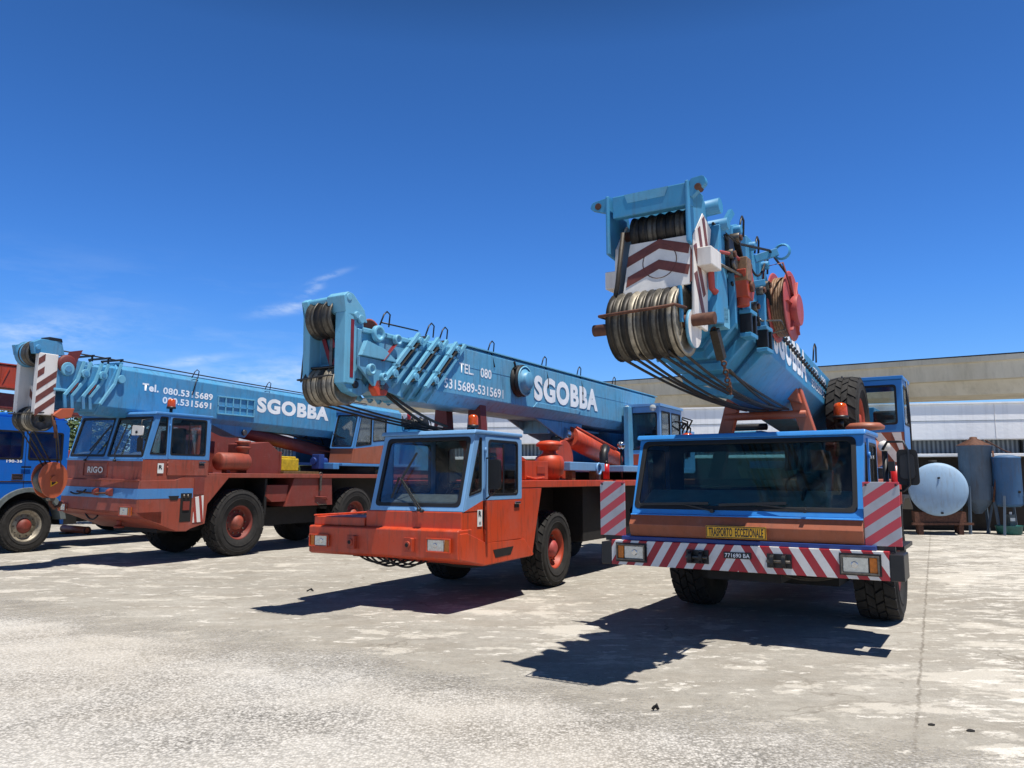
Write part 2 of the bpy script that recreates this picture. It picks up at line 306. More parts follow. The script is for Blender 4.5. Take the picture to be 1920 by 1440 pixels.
# ------------------------------------------------------------------ mesh builder
class MB:
    def __init__(s): s.v = []; s.f = []; s.m = []; s.sm = []; s.mats = []
    def mi(s, m):
        if m not in s.mats: s.mats.append(m)
        return s.mats.index(m)
    def add(s, vs, fs, m, smooth=False):
        o = len(s.v); k = s.mi(m); s.v += [tuple(v) for v in vs]
        for f in fs:
            s.f.append([i + o for i in f]); s.m.append(k); s.sm.append(smooth)
        return s
    def box(s, x0, x1, y0, y1, z0, z1, m):
        vs = [(x, y, z) for z in (z0, z1) for y in (y0, y1) for x in (x0, x1)]
        return s.add(vs, [(0, 2, 3, 1), (4, 5, 7, 6), (0, 1, 5, 4), (2, 6, 7, 3), (0, 4, 6, 2), (1, 3, 7, 5)], m)
    def bar(s, p, q, w, h, m, up=(0, 0, 1)):
        p, q = Vector(p), Vector(q); d = (q - p).normalized(); a = d.cross(Vector(up))
        if a.length < 1e-4: a = d.cross(Vector((0, 1, 0)))
        a.normalize(); b = a.cross(d); vs = []
        for c in (p, q):
            for i, j in ((-1, -1), (1, -1), (1, 1), (-1, 1)): vs.append(c + a * (i * w / 2) + b * (j * h / 2))
        return s.add(vs, [(3, 2, 1, 0), (4, 5, 6, 7), (0, 1, 5, 4), (1, 2, 6, 5), (2, 3, 7, 6), (3, 0, 4, 7)], m)
    def cyl(s, p, q, r, m, n=20, r2=None, mc=None):
        p, q = Vector(p), Vector(q); r2 = r if r2 is None else r2; d = (q - p).normalized()
        a = d.orthogonal().normalized(); b = d.cross(a); vs = []
        for c, rr in ((p, r), (q, r2)):
            for i in range(n):
                t = 2 * math.pi * i / n; vs.append(c + (a * math.cos(t) + b * math.sin(t)) * rr)
        s.add(vs, [(i, (i + 1) % n, n + (i + 1) % n, n + i) for i in range(n)], m, True)
        return s.add(vs, [tuple(range(n - 1, -1, -1)), tuple(range(n, 2 * n))], mc or m)
    def ring(s, c, ax, prof, m, n=28, smooth=True, closed=False, mats=None):
        """revolve (radius, along) points about ax through c"""
        c, d = Vector(c), Vector(ax).normalized(); a = d.orthogonal().normalized(); b = d.cross(a); k = len(prof); vs = []
        for i in range(n):
            t = 2 * math.pi * i / n; e = a * math.cos(t) + b * math.sin(t)
            vs += [c + e * r + d * h for r, h in prof]
        for j in range(k if closed else k - 1):
            fs = []; j2 = (j + 1) % k
            for i in range(n):
                i2 = (i + 1) % n; fs.append((i * k + j, i2 * k + j, i2 * k + j2, i * k + j2))
            s.add(vs, fs, mats[j] if mats else m, smooth)
        return s
    def tube(s, pts, r, m, n=7):
        pts = [Vector(p) for p in pts]; vs = []; prev = None
        for i, p in enumerate(pts):
            d = (pts[min(i + 1, len(pts) - 1)] - pts[max(i - 1, 0)]).normalized()
            a = d.orthogonal().normalized() if prev is None else (prev - d * prev.dot(d)).normalized()
            prev = a; b = d.cross(a)
            vs += [p + (a * math.cos(2 * math.pi * j / n) + b * math.sin(2 * math.pi * j / n)) * r for j in range(n)]
        fs = [(i * n + j, i * n + (j + 1) % n, (i + 1) * n + (j + 1) % n, (i + 1) * n + j) for i in range(len(pts) - 1) for j in range(n)]
        s.add(vs, fs, m, True); L = (len(pts) - 1) * n
        return s.add(vs, [tuple(range(n - 1, -1, -1)), tuple(range(L, L + n))], m)
    def prism(s, poly, axis, a0, a1, m, mcap=None):
        """polygon extruded along x (y,z), y (x,z) or z (x,y)"""
        def P(u, v, a): return {'x': (a, u, v), 'y': (u, a, v), 'z': (u, v, a)}[axis]
        n = len(poly); vs = [P(u, v, a0) for u, v in poly] + [P(u, v, a1) for u, v in poly]
        s.add(vs, [(i, (i + 1) % n, n + (i + 1) % n, n + i) for i in range(n)], m)
        tri = tessellate_polygon([[Vector((u, v, 0)) for u, v in poly]])
        return s.add(vs, [t for t in tri] + [tuple(i + n for i in t) for t in tri], mcap or m)
    def panel(s, outer, holes, o, u, v, t, m):
        """flat plate with holes; plate plane o + a*u + b*v, thickness t along u x v"""
        o, u, v = Vector(o), Vector(u), Vector(v).normalized(); nrm = u.cross(v).normalized()
        loops = [outer] + list(holes); flat = [p for l in loops for p in l]; N = len(flat)
        vs = [o + u * a + v * b for a, b in flat]; vs += [p + nrm * t for p in vs]
        tri = tessellate_polygon([[Vector((a, b, 0)) for a, b in l] for l in loops])
        s.add(vs, list(tri) + [tuple(i + N for i in q) for q in tri], m); k = 0; fs = []
        for l in loops:
            n = len(l); fs += [(k + i, k + (i + 1) % n, N + k + (i + 1) % n, N + k + i) for i in range(n)]; k += n
        return s.add(vs, fs, m)
    def build(s, name, parent=None, bevel=0, seg=2, angle=38):
        me = bpy.data.meshes.new(name); me.from_pydata(s.v, [], s.f)
        for mt in s.mats: me.materials.append(M[mt] if isinstance(mt, str) else mt)
        me.polygons.foreach_set('material_index', s.m); me.polygons.foreach_set('use_smooth', s.sm)
        bm = bmesh.new(); bm.from_mesh(me); bmesh.ops.remove_doubles(bm, verts=bm.verts, dist=1e-5)
        bmesh.ops.recalc_face_normals(bm, faces=bm.faces); bm.to_mesh(me); bm.free()
        o = bpy.data.objects.new(name, me); COL.objects.link(o)
        if parent: o.parent = parent
        if bevel:
            b = o.modifiers.new('bevel', 'BEVEL'); b.width = bevel; b.segments = seg; b.limit_method = 'ANGLE'; b.angle_limit = R(angle); b.use_clamp_overlap = True
        return o
def rr(x0, x1, y0, y1, r=.05, n=4): return rpoly([(x0, y0), (x1, y0), (x1, y1), (x0, y1)], r, n)
def rpoly(p, r, n=4):
    out = []; L = len(p)
    for i in range(L):
        a, b, c = Vector(p[i - 1]), Vector(p[i]), Vector(p[(i + 1) % L])
        d1 = (a - b); d2 = (c - b); q = min(r, d1.length * .45, d2.length * .45)
        s, e = b + d1.normalized() * q, b + d2.normalized() * q
        for k in range(n + 1):
            t = k / n; out.append(tuple((1 - t) ** 2 * s + 2 * t * (1 - t) * b + t * t * e))
    return out
def off(p, d):
    """grow a polygon by d about its centroid (good enough for window rubbers)"""
    cx = sum(a for a, _ in p) / len(p); cy = sum(b for _, b in p) / len(p)
    w = max(a for a, _ in p) - min(a for a, _ in p); h = max(b for _, b in p) - min(b for _, b in p)
    return [(cx + (a - cx) * (1 + 2 * d / w), cy + (b - cy) * (1 + 2 * d / h)) for a, b in p]
def empty(name, loc, rz=0, ry=0, label=None, cat=None, group=None):
    o = bpy.data.objects.new(name, None); COL.objects.link(o); o.location = loc
    o.rotation_mode = 'XYZ'
    o.rotation_euler = (Matrix.Rotation(rz, 3, 'Z') @ Matrix.Rotation(ry, 3, 'Y')).to_euler()
    return tag(o, label, cat, group)
def tag(o, label=None, cat=None, group=None, kind=None):
    if label: o['label'] = label
    if cat: o['category'] = cat
    if group: o['group'] = group
    if kind: o['kind'] = kind
    return o
def copy(o, parent, loc=None, scale=None, rot=None):
    c = o.copy(); COL.objects.link(c); c.parent = parent
    if loc is not None: c.location = loc
    if rot is not None: c.rotation_euler = rot
    for ch in o.children:
        d = ch.copy(); COL.objects.link(d); d.parent = c
    return c
def window(parent, o, u, v, poly, name='window', mat='glass', rub=.028, t=.03, out=.006, wet=True):
    """pane with its black rubber; o+a*u+b*v is the outer skin, thickness runs along u x v"""
    u, v = Vector(u), Vector(v).normalized(); n = u.cross(v).normalized(); o = Vector(o)
    g = MB(); g.panel(off(poly, -.002), [], o - n * (t * .5), u, v, .005, mat); g = g.build(name, parent)
    r = MB(); r.panel(off(poly, rub * .45), [off(poly, -rub)], o - n * (t + .004), u, v, t + .004 + out, 'black'); r.build('window_rubber', g, .004)
    return g
def text(parent, s, o, u, v, w, h, mat='letter', name='lettering', bold=.012, t=.003, slot=None):
    """raised lettering fitted to w by h, lower left corner at o, along u and v"""
    cu = bpy.data.curves.new(name, 'FONT'); cu.body = s; cu.size = 1; cu.offset = bold; cu.space_character = 1 + bold * 2.3; cu.resolution_u = 4
    tmp = bpy.data.objects.new('tmp', cu); me = bpy.data.meshes.new_from_object(tmp); bpy.data.objects.remove(tmp); bpy.data.curves.remove(cu)
    xs = [q.co.x for q in me.vertices]; ys = [q.co.y for q in me.vertices]
    x0, x1, y0, y1 = min(xs), max(xs), min(ys), max(ys); u, v, o = Vector(u).normalized(), Vector(v).normalized(), Vector(o)
    n = u.cross(v)
    for q in me.vertices: q.co = o + u * ((q.co.x - x0) / (x1 - x0) * w) + v * ((q.co.y - y0) / (y1 - y0) * h) + n * t
    me.materials.clear(); me.materials.append(M[mat]); ob = bpy.data.objects.new(name, me); COL.objects.link(ob); ob.parent = parent
    return ob

# ------------------------------------------------------------------ wheels
def tyre_mesh(r, w, rin, blocks=26, lug=.028, name='tyre'):
    b = MB(); h = w / 2; rb = r - lug
    prof = [(rin, -h * .72), (rin + .03, -h * .92), (r * .80, -h * 1.0), (r * .93, -h * .93), (rb, -h * .80), (rb, h * .80), (r * .93, h * .93), (r * .80, h * 1.0), (rin + .03, h * .92), (rin, h * .72)]
    b.ring((0, 0, 0), (1, 0, 0), prof, 'tyre', 48)
    # side wall rings
    for rr_ in (.70, .86): b.ring((0, 0, 0), (1, 0, 0), [(r * rr_ - .012, h * .97), (r * rr_, h * 1.025), (r * rr_ + .012, h * .97)], 'tyre', 48)
    for row, (xa, xb, ph) in enumerate(((-1.0, -.46, 0), (-.40, -.03, .5), (.03, .40, 0), (.46, 1.0, .5))):
        for i in range(blocks):
            t0 = 2 * math.pi * (i + ph) / blocks; dt = 2 * math.pi / blocks * .40; sk = .05 * (1 if row % 2 else -1)
            vs = []
            for rad in (rb - .03, r):
                sh = 1 if rad == r else 1.06
                for x, s2 in ((xa, -1), (xb, 1)):
                    for t in (-dt * sh, dt * sh):
                        tt = t0 + t + sk * s2; rad2 = rad - (.02 * r / .7 if abs(x) > .9 else 0)
                        vs.append((x * h * .93, math.cos(tt) * rad2, math.sin(tt) * rad2))
            b.add(vs, [(0, 1, 3, 2), (4, 6, 7, 5), (0, 4, 5, 1), (2, 3, 7, 6), (0, 2, 6, 4), (1, 5, 7, 3)], 'tyre')
    return b
def rim_mesh(rin, w, mat, hubmat=None, style='hub'):
    b = MB(); h = w / 2; hm = hubmat or mat
    prof = [(rin + .012, h * .74), (rin + .03, h * .80), (rin + .005, h * .84), (rin - .02, h * .72), (rin - .035, h * .36), (rin * .84, h * .22), (rin * .74, h * .20), (rin * .70, h * .30), (rin * .52, h * .32), (rin * .50, h * .36)]
    b.ring((0, 0, 0), (1, 0, 0), prof, mat, 36)
    hubp = [(rin * .50, h * .30), (rin * .46, h * .34), (rin * .42, h * .66), (rin * .33, h * .74), (rin * .31, h * .80), (rin * .16, h * .83), (0, h * .83)]
    b.ring((0, 0, 0), (1, 0, 0), hubp, hm, 24)
    for i in range(10):
        t = 2 * math.pi * i / 10; y, z = math.cos(t) * rin * .68, math.sin(t) * rin * .68
        b.cyl((h * .24, y, z), (h * .42, y, z), .017, 'steel', 6)
    b.ring((0, 0, 0), (1, 0, 0), [(rin + .012, h * .74), (rin + .012, -h * .74), (0, -h * .74)], 'under', 24)
    return b
class Wheel:
    def __init__(s, r, w, rin, mat, hub=None, blocks=26):
        s.p = (r, w, rin, mat, hub, blocks); s.first = None
    def put(s, parent, x, y, z, flip=False, steer=0):
        r, w, rin, mat, hub, bl = s.p
        if s.first is None:
            rim = rim_mesh(rin, w, mat, hub).build('wheel', parent); tyre_mesh(r, w, rin, bl).build('tyre', rim); s.first = rim; o = rim
        else: o = copy(s.first, parent)
        o.location = (x, y, z); o.rotation_euler = (random.random() * 0, 0, (math.pi if flip else 0) + steer)
        return o

def lerp(a, b, t): return a + (b - a) * t
def sag(p, q, s, n=12):
    p, q = Vector(p), Vector(q); return [p.lerp(q, i / n) - Vector((0, 0, s * 4 * (i / n) * (1 - i / n))) for i in range(n + 1)]
def hoop(par, x, y, z, h=.2, w=.1, m='blackp', lean=.06, name='rope_guide'):
    mb = MB()
    mb.tube([(x, y - w, z), (x, y - w * .8 + lean, z + h * .75), (x, y + lean - .01, z + h), (x, y + w * .6 + lean, z + h * .85), (x, y + w, z)], .011, m, 6); mb.build(name, par)
def headlight(parent, x0, x1, z0, z1, y=-.012, amber_side=1, frame='steel', base=None):
    b = MB(); f = .018
    b.panel([(x0, z0), (x1, z0), (x1, z1), (x0, z1)], [[(x0 + f, z0 + f), (x1 - f, z0 + f), (x1 - f, z1 - f), (x0 + f, z1 - f)]], (0, y, 0), (1, 0, 0), (0, 0, 1), .03, frame)
    o = b.build('headlight', parent, .005)
    xa = x1 - (x1 - x0) * .27 if amber_side > 0 else x0 + (x1 - x0) * .27
    l = MB(); a = MB()
    if amber_side > 0: l.box(x0 + f, xa - .006, y - .016, y + .03, z0 + f, z1 - f, 'lamp'); a.box(xa + .006, x1 - f, y - .014, y + .03, z0 + f, z1 - f, 'amber')
    else: l.box(xa + .006, x1 - f, y - .016, y + .03, z0 + f, z1 - f, 'lamp'); a.box(x0 + f, xa - .006, y - .014, y + .03, z0 + f, z1 - f, 'amber')
    cx = (x0 + x1) / 2 - amber_side * .05
    l.cyl((cx, y - .022, (z0 + z1) / 2), (cx, y, (z0 + z1) / 2), .035, 'chrome', 14)
    l.build('lamp_lens', o, .008); a.build('indicator', o, .006); return o
def beacon(parent, x, y, z, s=1):
    b = MB(); b.cyl((x, y, z), (x, y, z + .10 * s), .03 * s, 'blackp', 10); b.cyl((x, y, z + .10 * s), (x, y, z + .14 * s), .085 * s, 'blackp', 16)
    o = b.build('warning_beacon', parent)
    d = MB(); d.ring((x, y, z + .14 * s), (0, 0, 1), [(.078 * s, 0), (.074 * s, .10 * s), (.062 * s, .135 * s), (.03 * s, .15 * s), (0, .152 * s)], 'beacon', 18); d.build('beacon_dome', o)
def wiper(parent, p0, p1, p2, p3):
    b = MB(); b.bar(p0, p1, .016, .014, 'blackp'); b.bar(p2, p3, .014, .03, 'blackp'); b.cyl(Vector(p0) + Vector((0, .02, 0)), Vector(p0) + Vector((0, -.03, 0)), .022, 'blackp', 10)
    b.build('wiper', parent)
def seat(parent, x, y, z, s=1):
    b = MB(); b.box(x - .24 * s, x + .24 * s, y - .22 * s, y + .24 * s, z, z + .14 * s, 'inside'); b.box(x - .22 * s, x + .22 * s, y + .22 * s, y + .34 * s, z + .08, z + .68 * s, 'inside'); b.build('seat', parent, .03)
def steering(parent, x, y, z, r=.22):
    b = MB(); ax = Vector((0, .75, .66)).normalized()
    b.ring((x, y, z), ax, [(r + .014 * math.cos(t), .014 * math.sin(t)) for t in [i * math.pi / 3 for i in range(6)]], 'black', 24, closed=True)
    b.cyl((x, y, z), Vector((x, y, z)) - ax * .4, .022, 'blackp', 8); b.bar((x - r, y, z), (x + r, y, z), .03, .014, 'black'); b.build('steering_wheel', parent)
def hexsec(hw, zb, zc, zt, cw, tw=None):
    """boom section (x,z): bottom width cw, chine zc, top zt"""
    tw = tw or hw - .055
    k = (hw - tw) * .9
    return [(-cw, zb), (cw, zb), (hw, zc), (hw, zt - k), (tw, zt), (-tw, zt), (-hw, zt - k), (-hw, zc)]
def loft(mb, secs, m, caps=True):
    """list of (y or function, polygon[(x,z)]) with y as a function of z"""
    vs = []; n = len(secs[0][1])
    for y, poly in secs: vs += [(x, y(z) if callable(y) else y, z) for x, z in poly]
    for k in range(len(secs) - 1):
        mb.add(vs, [(k * n + i, k * n + (i + 1) % n, (k + 1) * n + (i + 1) % n, (k + 1) * n + i) for i in range(n)], m)
    if caps:
        for k in (0, len(secs) - 1):
            tri = tessellate_polygon([[Vector((x, z, 0)) for x, z in secs[k][1]]])
            mb.add(vs, [tuple(k * n + i for i in t) for t in tri], m)
def sheaves(parent, x0, x1, n, c, r, mats, rope=True, name='sheave'):
    w = (x1 - x0) / n; first = []
    for i in range(n):
        xc = x0 + w * (i + .5); b = MB(); k = w * .46
        m = mats[i % len(mats)]
        b.ring((xc, c[0], c[1]), (1, 0, 0), [(r * .25, -k * .5), (r * .80, -k * .4), (r * .86, -k), (r, -k), (r * .90, -k * .25), (r * .90, k * .25), (r, k), (r * .86, k), (r * .80, k * .4), (r * .25, k * .5)], m, 32, True, mats=[m] * 3 + [m, 'rope', m, m, m, m])
        b.ring((xc, c[0], c[1]), (1, 0, 0), [(r * .25, -k * .5), (r * .25, k * .5)], m, 20)
        b.build(name, parent)
exec_after = []

# ------------------------------------------------------------------ setting
g = MB(); g.add([(-500, -120, 0), (500, -120, 0), (500, 700, 0), (-500, 700, 0)], [(0, 1, 2, 3)], 'ground'); tag(g.build('ground'), kind='structure')
g = MB(); g.add([(-18, -6, .004), (14, -6, .004), (14, 19, .004), (-18, 19, .004)], [(0, 1, 2, 3)], 'gravel'); tag(g.build('pavement'), kind='structure')

# ------------------------------------------------------------------ cab builder
def cab(root, X0, X1, yb, zb, yt, zt, yk, belt, belt_y, holes, quarter, door, doorwin, sill, upper, lower, glass='glass', t=.035, xdoor=None, left=None, back=None):
    u = Vector((1, 0, 0)); v = Vector((0, yt - yb, zt - zb)); L = v.length; v.normalize(); n = u.cross(v); o = Vector((0, yb, zb))
    b = MB()
    b.panel([(X0, 0), (X1, 0), (X1, L), (X0, L)], holes, o - n * t, u, v, t, upper)
    sb = t / n.dot(Vector((0, -1, 0))) + .001
    # right side
    hs = [quarter, doorwin] if quarter else [doorwin]
    b.panel([(yb + sb, zb), (belt_y, belt), (yk, belt), (yk, zt), (yt + sb, zt)], hs, (X1 - t, 0, 0), (0, 1, 0), (0, 0, 1), t, upper)
    if belt > zb + .01: b.panel([(yb + sb, zb), (yk, zb), (yk, belt), (belt_y, belt)], [], (X1 - t, 0, 0), (0, 1, 0), (0, 0, 1), t, lower)
    # left side
    lh = left or [(-a, c) for a, c in reversed(rr(yb + .45, yk - .15, belt + .08, zt - .08, .06))]
    b.panel([(-yk, zb), (-yb - sb, zb), (-yt - sb, zt), (-yk, zt)], [lh], (X0 + t, 0, 0), (0, -1, 0), (0, 0, 1), t, upper)
    # back wall
    bh = back or rr(-X1 + .25, -X0 - .25, belt + .1, zt - .12, .06)
    b.panel([(-X1 + t, zb), (-X0 - t, zb), (-X0 - t, zt), (-X1 + t, zt)], [bh], (0, yk - t, 0), (-1, 0, 0), (0, 0, 1), t, 'inside')
    body = b.build('cab', root, .008)
    for i, h in enumerate(holes): window(root, o, u, v, h, 'windscreen', glass, .035)
    if quarter: window(root, (X1, 0, 0), (0, 1, 0), (0, 0, 1), quarter, 'side_window', glass, .02)
    window(root, (X0, 0, 0), (0, -1, 0), (0, 0, 1), lh, 'side_window', glass, .02)
    window(root, (0, yk, 0), (-1, 0, 0), (0, 0, 1), bh, 'rear_window', glass, .02)
    d0, d1 = door; xd = xdoor or X1
    d = MB(); d.panel(rr(d0, d1, belt + .004, zt - .03, .03), [off(doorwin, .012)], (X1 - .002, 0, 0), (0, 1, 0), (0, 0, 1), .018, upper)
    d.panel(rr(d0, d1, sill, belt - .004, .02), [], (X1 - .002, 0, 0), (0, 1, 0), (0, 0, 1), .018, lower)
    dr = d.build('door', root, .005)
    g = window(dr, (X1 + .014, 0, 0), (0, 1, 0), (0, 0, 1), doorwin, 'door_window', glass, .022, .022)
    ym = lerp(doorwin[0][0], doorwin[len(doorwin) // 2][0], .5)
    w = MB(); w.box(X1 + .0, X1 + .012, (d0 + d1) / 2 - .02, (d0 + d1) / 2 + .006, belt + .09, zt - .12, 'blackp'); w.build('window_channel', dr)
    h = MB(); h.bar((X1 + .035, d1 - .24, belt - .05), (X1 + .035, d1 - .08, belt - .05), .02, .035, 'chrome'); h.box(X1 + .016, X1 + .03, d1 - .22, d1 - .1, belt - .12, belt - .06, 'blackp'); h.build('door_handle', dr, .004)
    for z in (belt - .12, zt - .25, sill + .12):
        hg = MB(); hg.cyl((X1 + .022, d0 - .008, z), (X1 + .022, d0 - .008, z + .07), .013, lower if z < belt else upper, 8); hg.build('door_hinge', dr)
    r = MB(); r.prism([(yt - .06, zt), (yt - .03, zt + .055), (yk + .03, zt + .055), (yk + .03, zt)], 'x', X0 - .03, X1 + .03, upper); r.build('roof', root, .018, 3)
    return body

# ================================================================== CRANE: orange and light blue, middle of the row
C2 = empty('mobile_crane', (-1.74, 10.79, 0), -R(29.6), 0, 'orange-red and light blue mobile crane with half-width cab, in the middle of the row', 'mobile crane', 'blue-boomed mobile cranes parked in a row')
def crane2(T):
    b = MB()
    b.prism([(.0, .68), (.6, .56), (1.98, .58), (2.3, 1.585), (1.60, 1.585), (1.60, 1.29), (.05, 1.29), (.05, 1.07), (.0, 1.07)], 'x', -.36, 1.225, 'orange')
    b.prism([(-.02, 1.02), (.16, 1.02), (.64, .862), (1.70, .85), (1.98, .62), (1.96, .59), (.6, .57), (-.02, .69)], 'x', 1.226, 1.25, 'orange')
    b.build('cab_lower_body', T, .012)
    v = MB(); v.prism([(.80, .76), (1.36, .77), (1.28, .66), (.86, .65)], 'x', 1.2505, 1.254, 'under'); v.build('step_recess', T)
    w = MB(); w.prism([(.58, 1.42), (.56, 1.2), (.62, .87), (.64, .87), (.60, 1.2), (.60, 1.42)], 'x', 1.2255, 1.232, 'under'); w.build('door_gap', T)
    # bumper, one folded plate with a top lip
    b = MB(); b.prism([(0, .67), (-.05, .70), (-.055, 1.05), (-.03, 1.065), (.28, 1.065), (.28, .67)], 'x', -1.315, 1.24, 'orange'); b.build('bumper', T, .012)
    b = MB(); b.box(-1.30, -.37, .03, .75, 1.066, 1.19, 'orange'); b.box(-1.30, -.37, .75, 1.7, 1.066, 1.15, 'orange_d'); b.box(-1.31, -1.25, .02, 1.7, 1.19, 1.215, 'orange'); b.build('low_deck', T, .012)
    headlight(T, .77, 1.15, .775, .96, -.075, 1, 'orange'); headlight(T, -1.27, -.92, .77, .945, -.075, -1, 'orange')
    for x in (-.55, .43):
        h = MB(); h.box(x - .05, x + .16, -.062, -.05, .76, .95, 'orange_d'); h.prism([(x, .86), (x + .1, .95), (x + .13, .94), (x + .13, .77), (x + .1, .77)], 'y', -.12, -.06, 'orange_d'); h.cyl((x + .06, -.14, .86), (x + .06, -.06, .86), .05, 'orange_d', 14); h.cyl((x + .06, -.145, .86), (x + .06, -.13, .86), .028, 'under', 12); h.build('tow_lug', T, .006)
    Lw = math.hypot(.30, 1.03)
    ws = rpoly([(-.21, .075), (1.165, .075), (1.165, Lw - .055), (-.21, Lw - .055)], .07)
    q = rpoly([(.22, 1.50), (.52, 1.56), (.52, 2.27), (.47, 2.27)], .03)
    cab(T, -.30, 1.23, .06, 1.295, .36, 2.325, 1.60, 1.43, .55, [ws], q, (.60, 1.62), rr(.68, 1.50, 1.50, 2.25, .07), .865, 'cab2b', 'orange', 'glass2')
    s = MB(); s.box(1.2502 - .018, 1.2502 - .0155, .42, .54, 1.09, 1.31, 'sticker'); st = s.build('sticker', T)
    text(T, 'R', (1.2352, .445, 1.22), (0, 1, 0), (0, 0, 1), .07, .075, 'blackp', 'sticker_mark', .03)
    text(T, '=', (1.2352, .455, 1.12), (0, 1, 0), (0, 0, 1), .05, .03, 'blackp', 'sticker_mark', .0)
    wiper(T, (.62, .015, 1.30), (.18, .14, 1.72), (.18, .14, 1.72), (.36, .24, 2.08))
    wiper(T, (.57, .015, 1.31), (.12, .16, 1.74), (.12, .16, 1.74), (.05, .09, 1.46))
    seat(T, .75, 1.05, 1.42); steering(T, .72, .62, 1.66)
    d = MB(); d.prism([(.12, 1.30), (.12, 1.42), (.36, 1.52), (.44, 1.30)], 'x', -.24, 1.15, 'insideg'); d.build('dashboard', T, .02)
    m = MB(); m.tube([(1.25, .62, 2.0), (1.42, .56, 2.02), (1.42, .56, 1.55), (1.25, .62, 1.45)], .012, 'blackp', 6); m.prism(rr(1.33, 1.51, 1.58, 1.98, .04), 'y', .53, .58, 'black'); m.build('wing_mirror', T, .012)
    b = MB(); b.box(1.15, 1.23, 1.62, 9.6, 1.59, 1.70, 'orange'); b.box(-1.2, 1.15, 1.62, 9.6, 1.64, 1.69, 'orange_d'); b.box(-1.23, -1.15, 1.62, 9.6, 1.59, 1.70, 'orange')
    b.build('deck', T, .01)
    b = MB(); b.box(-.42, -.28, 1.64, 9.4, .86, 1.62, 'under'); b.box(.28, .42, 1.64, 9.4, .86, 1.62, 'under'); b.box(-1.1, 1.1, 2.35, 2.42, .75, 1.62, 'under'); b.box(-1.05, 1.0, 4.3, 6.6, .62, 1.6, 'under'); b.box(-1.0, 1.0, 1.7, 2.3, .7, 1.6, 'under'); b.cyl((-.95, 3.0, .62), (.95, 3.0, .62), .13, 'under', 12); b.box(-.8, .8, .3, 2.2, .62, .72, 'under')
    b.build('chassis', T, .01)
    h = MB()
    for i in range(7):
        x0 = lerp(-.05, .55, i / 6); h.tube(sag((x0 - .45, .1, .66), (x0, .3, .64), .08 + .02 * (i % 3)), .014, 'black', 6)
        h.tube(sag((.4 + i * .05, .5, .58), (1.0, 1.4 + i * .07, .56), .05 + .012 * (i % 4)), .012, 'black', 6)
    h.build('hydraulic_hose', T)
    wh = Wheel(.605, .40, .305, 'orange_d', 'reelred')
    for y in (3.02, 7.6): 
        wh.put(T, .93, y, .605, False, R(2) if y < 4 else 0); wh.put(T, -.93, y, .605, True, R(2) if y < 4 else 0)
    # things bolted on the deck
    b = MB(); b.box(.72, 1.12, 1.95, 2.72, 1.71, 2.0, 'orange'); b.prism([(1.8, 2.0), (2.75, 2.0), (2.75, 2.04), (2.1, 2.25), (1.8, 2.25)], 'x', .1, .7, 'orange_d'); b.box(.1, .7, 1.8, 2.75, 1.7, 2.0, 'orange'); b.tube([(1.13, 1.98, 1.75), (1.16, 2.2, 1.72), (1.16, 2.5, 1.74)], .02, 'orange', 8); b.box(1.121, 1.13, 2.33, 2.6, 1.8, 1.92, 'orange_d'); b.build('engine_cover', T, .02)
    a = MB(); c = (.95, 3.1, 1.70)
    a.ring(c, (0, 0, 1), [(.0, .0), (.17, .0), (.17, .05), (.24, .10), (.25, .30), (.22, .38), (.12, .44), (.10, .52), (.10, .54)], 'orange', 26)
    a.ring(c, (0, 0, 1), [(.10, .48), (.17, .50), (.17, .545), (.22, .56), (.22, .60), (.16, .64), (.0, .66)], 'orange', 26)
    a.bar((.82, 2.9, 1.95), (1.17, 3.12, 1.98), .03, .012, 'orange_d'); a.build('air_cleaner', T)
    c = MB(); c.ring((.97, 2.72, 1.84), (0, 1, 0), [(.08 + .02 * math.cos(k), .02 * math.sin(k)) for k in range(6)], 'steel', 20, closed=True); c.build('hose_clamp', T)
    b = MB(); b.box(.93, 1.12, 3.55, 5.05, 1.86, 2.01, 'cab2b'); b.box(.95, 1.08, 3.7, 3.85, 1.70, 1.86, 'wood'); b.box(.95, 1.08, 4.7, 4.85, 1.70, 1.86, 'wood'); b.build('outrigger_beam', T, .012)
    b = MB(); b.cyl((.78, 3.95, 2.06), (.83, 3.95, 2.06), .34, 'orange', 28); b.build('cover_disc', T, .01)
    k = MB(); k.ring((1.14, 4.72, 1.9), (1, 0, 0), [(.10 + .02 * math.cos(a_), .02 * math.sin(a_)) for a_ in range(6)], 'cab2b', 18, closed=True); k.bar((1.14, 4.72, 1.8), (1.14, 4.72, 1.62), .04, .05, 'steel'); k.build('shackle', T)
    f = MB(); f.cyl((1.02, 5.35, 1.72), (1.02, 5.35, 2.0), .06, 'redfe', 14); f.cyl((1.02, 5.35, 2.0), (1.02, 5.35, 2.06), .025, 'blackp', 10); f.build('fire_extinguisher', T)
    p = MB(); p.tube([(.95, 5.4, 1.7), (.95, 5.4, 2.2), (.93, 5.55, 2.3), (.8, 5.8, 2.32)], .085, 'blackp', 12); p.build('exhaust_pipe', T)
    l = MB(); l.cyl((1.05, 6.05, 1.7), (1.05, 6.05, 2.3), .025, 'blackp', 8); l.ring((1.05, 6.05, 2.38), (0, 1, 0), [(0, -.07), (.06, -.06), (.085, 0), (.06, .05), (0, .06)], 'chrome', 16); l.build('work_lamp', T)
    wb = MB(); wb.box(.92, 1.28, 5.16, 5.18, 1.14, 1.70, 'stripeR'); wb.build('warning_board', T)
    # boom rest straddling the deck behind the cab
    r = MB()
    for s in (-1, 1):
        xo = -.06 + s * .32
        r.prism([(xo - .20, 1.66), (xo + .20, 1.66), (xo + .10 - s * .0, 2.93), (xo - .10, 2.93)], 'y', 1.86, 2.04, 'maroon')
        r.cyl((xo, 1.85, 2.55), (xo, 1.856, 2.55), .055, 'chevw', 16)
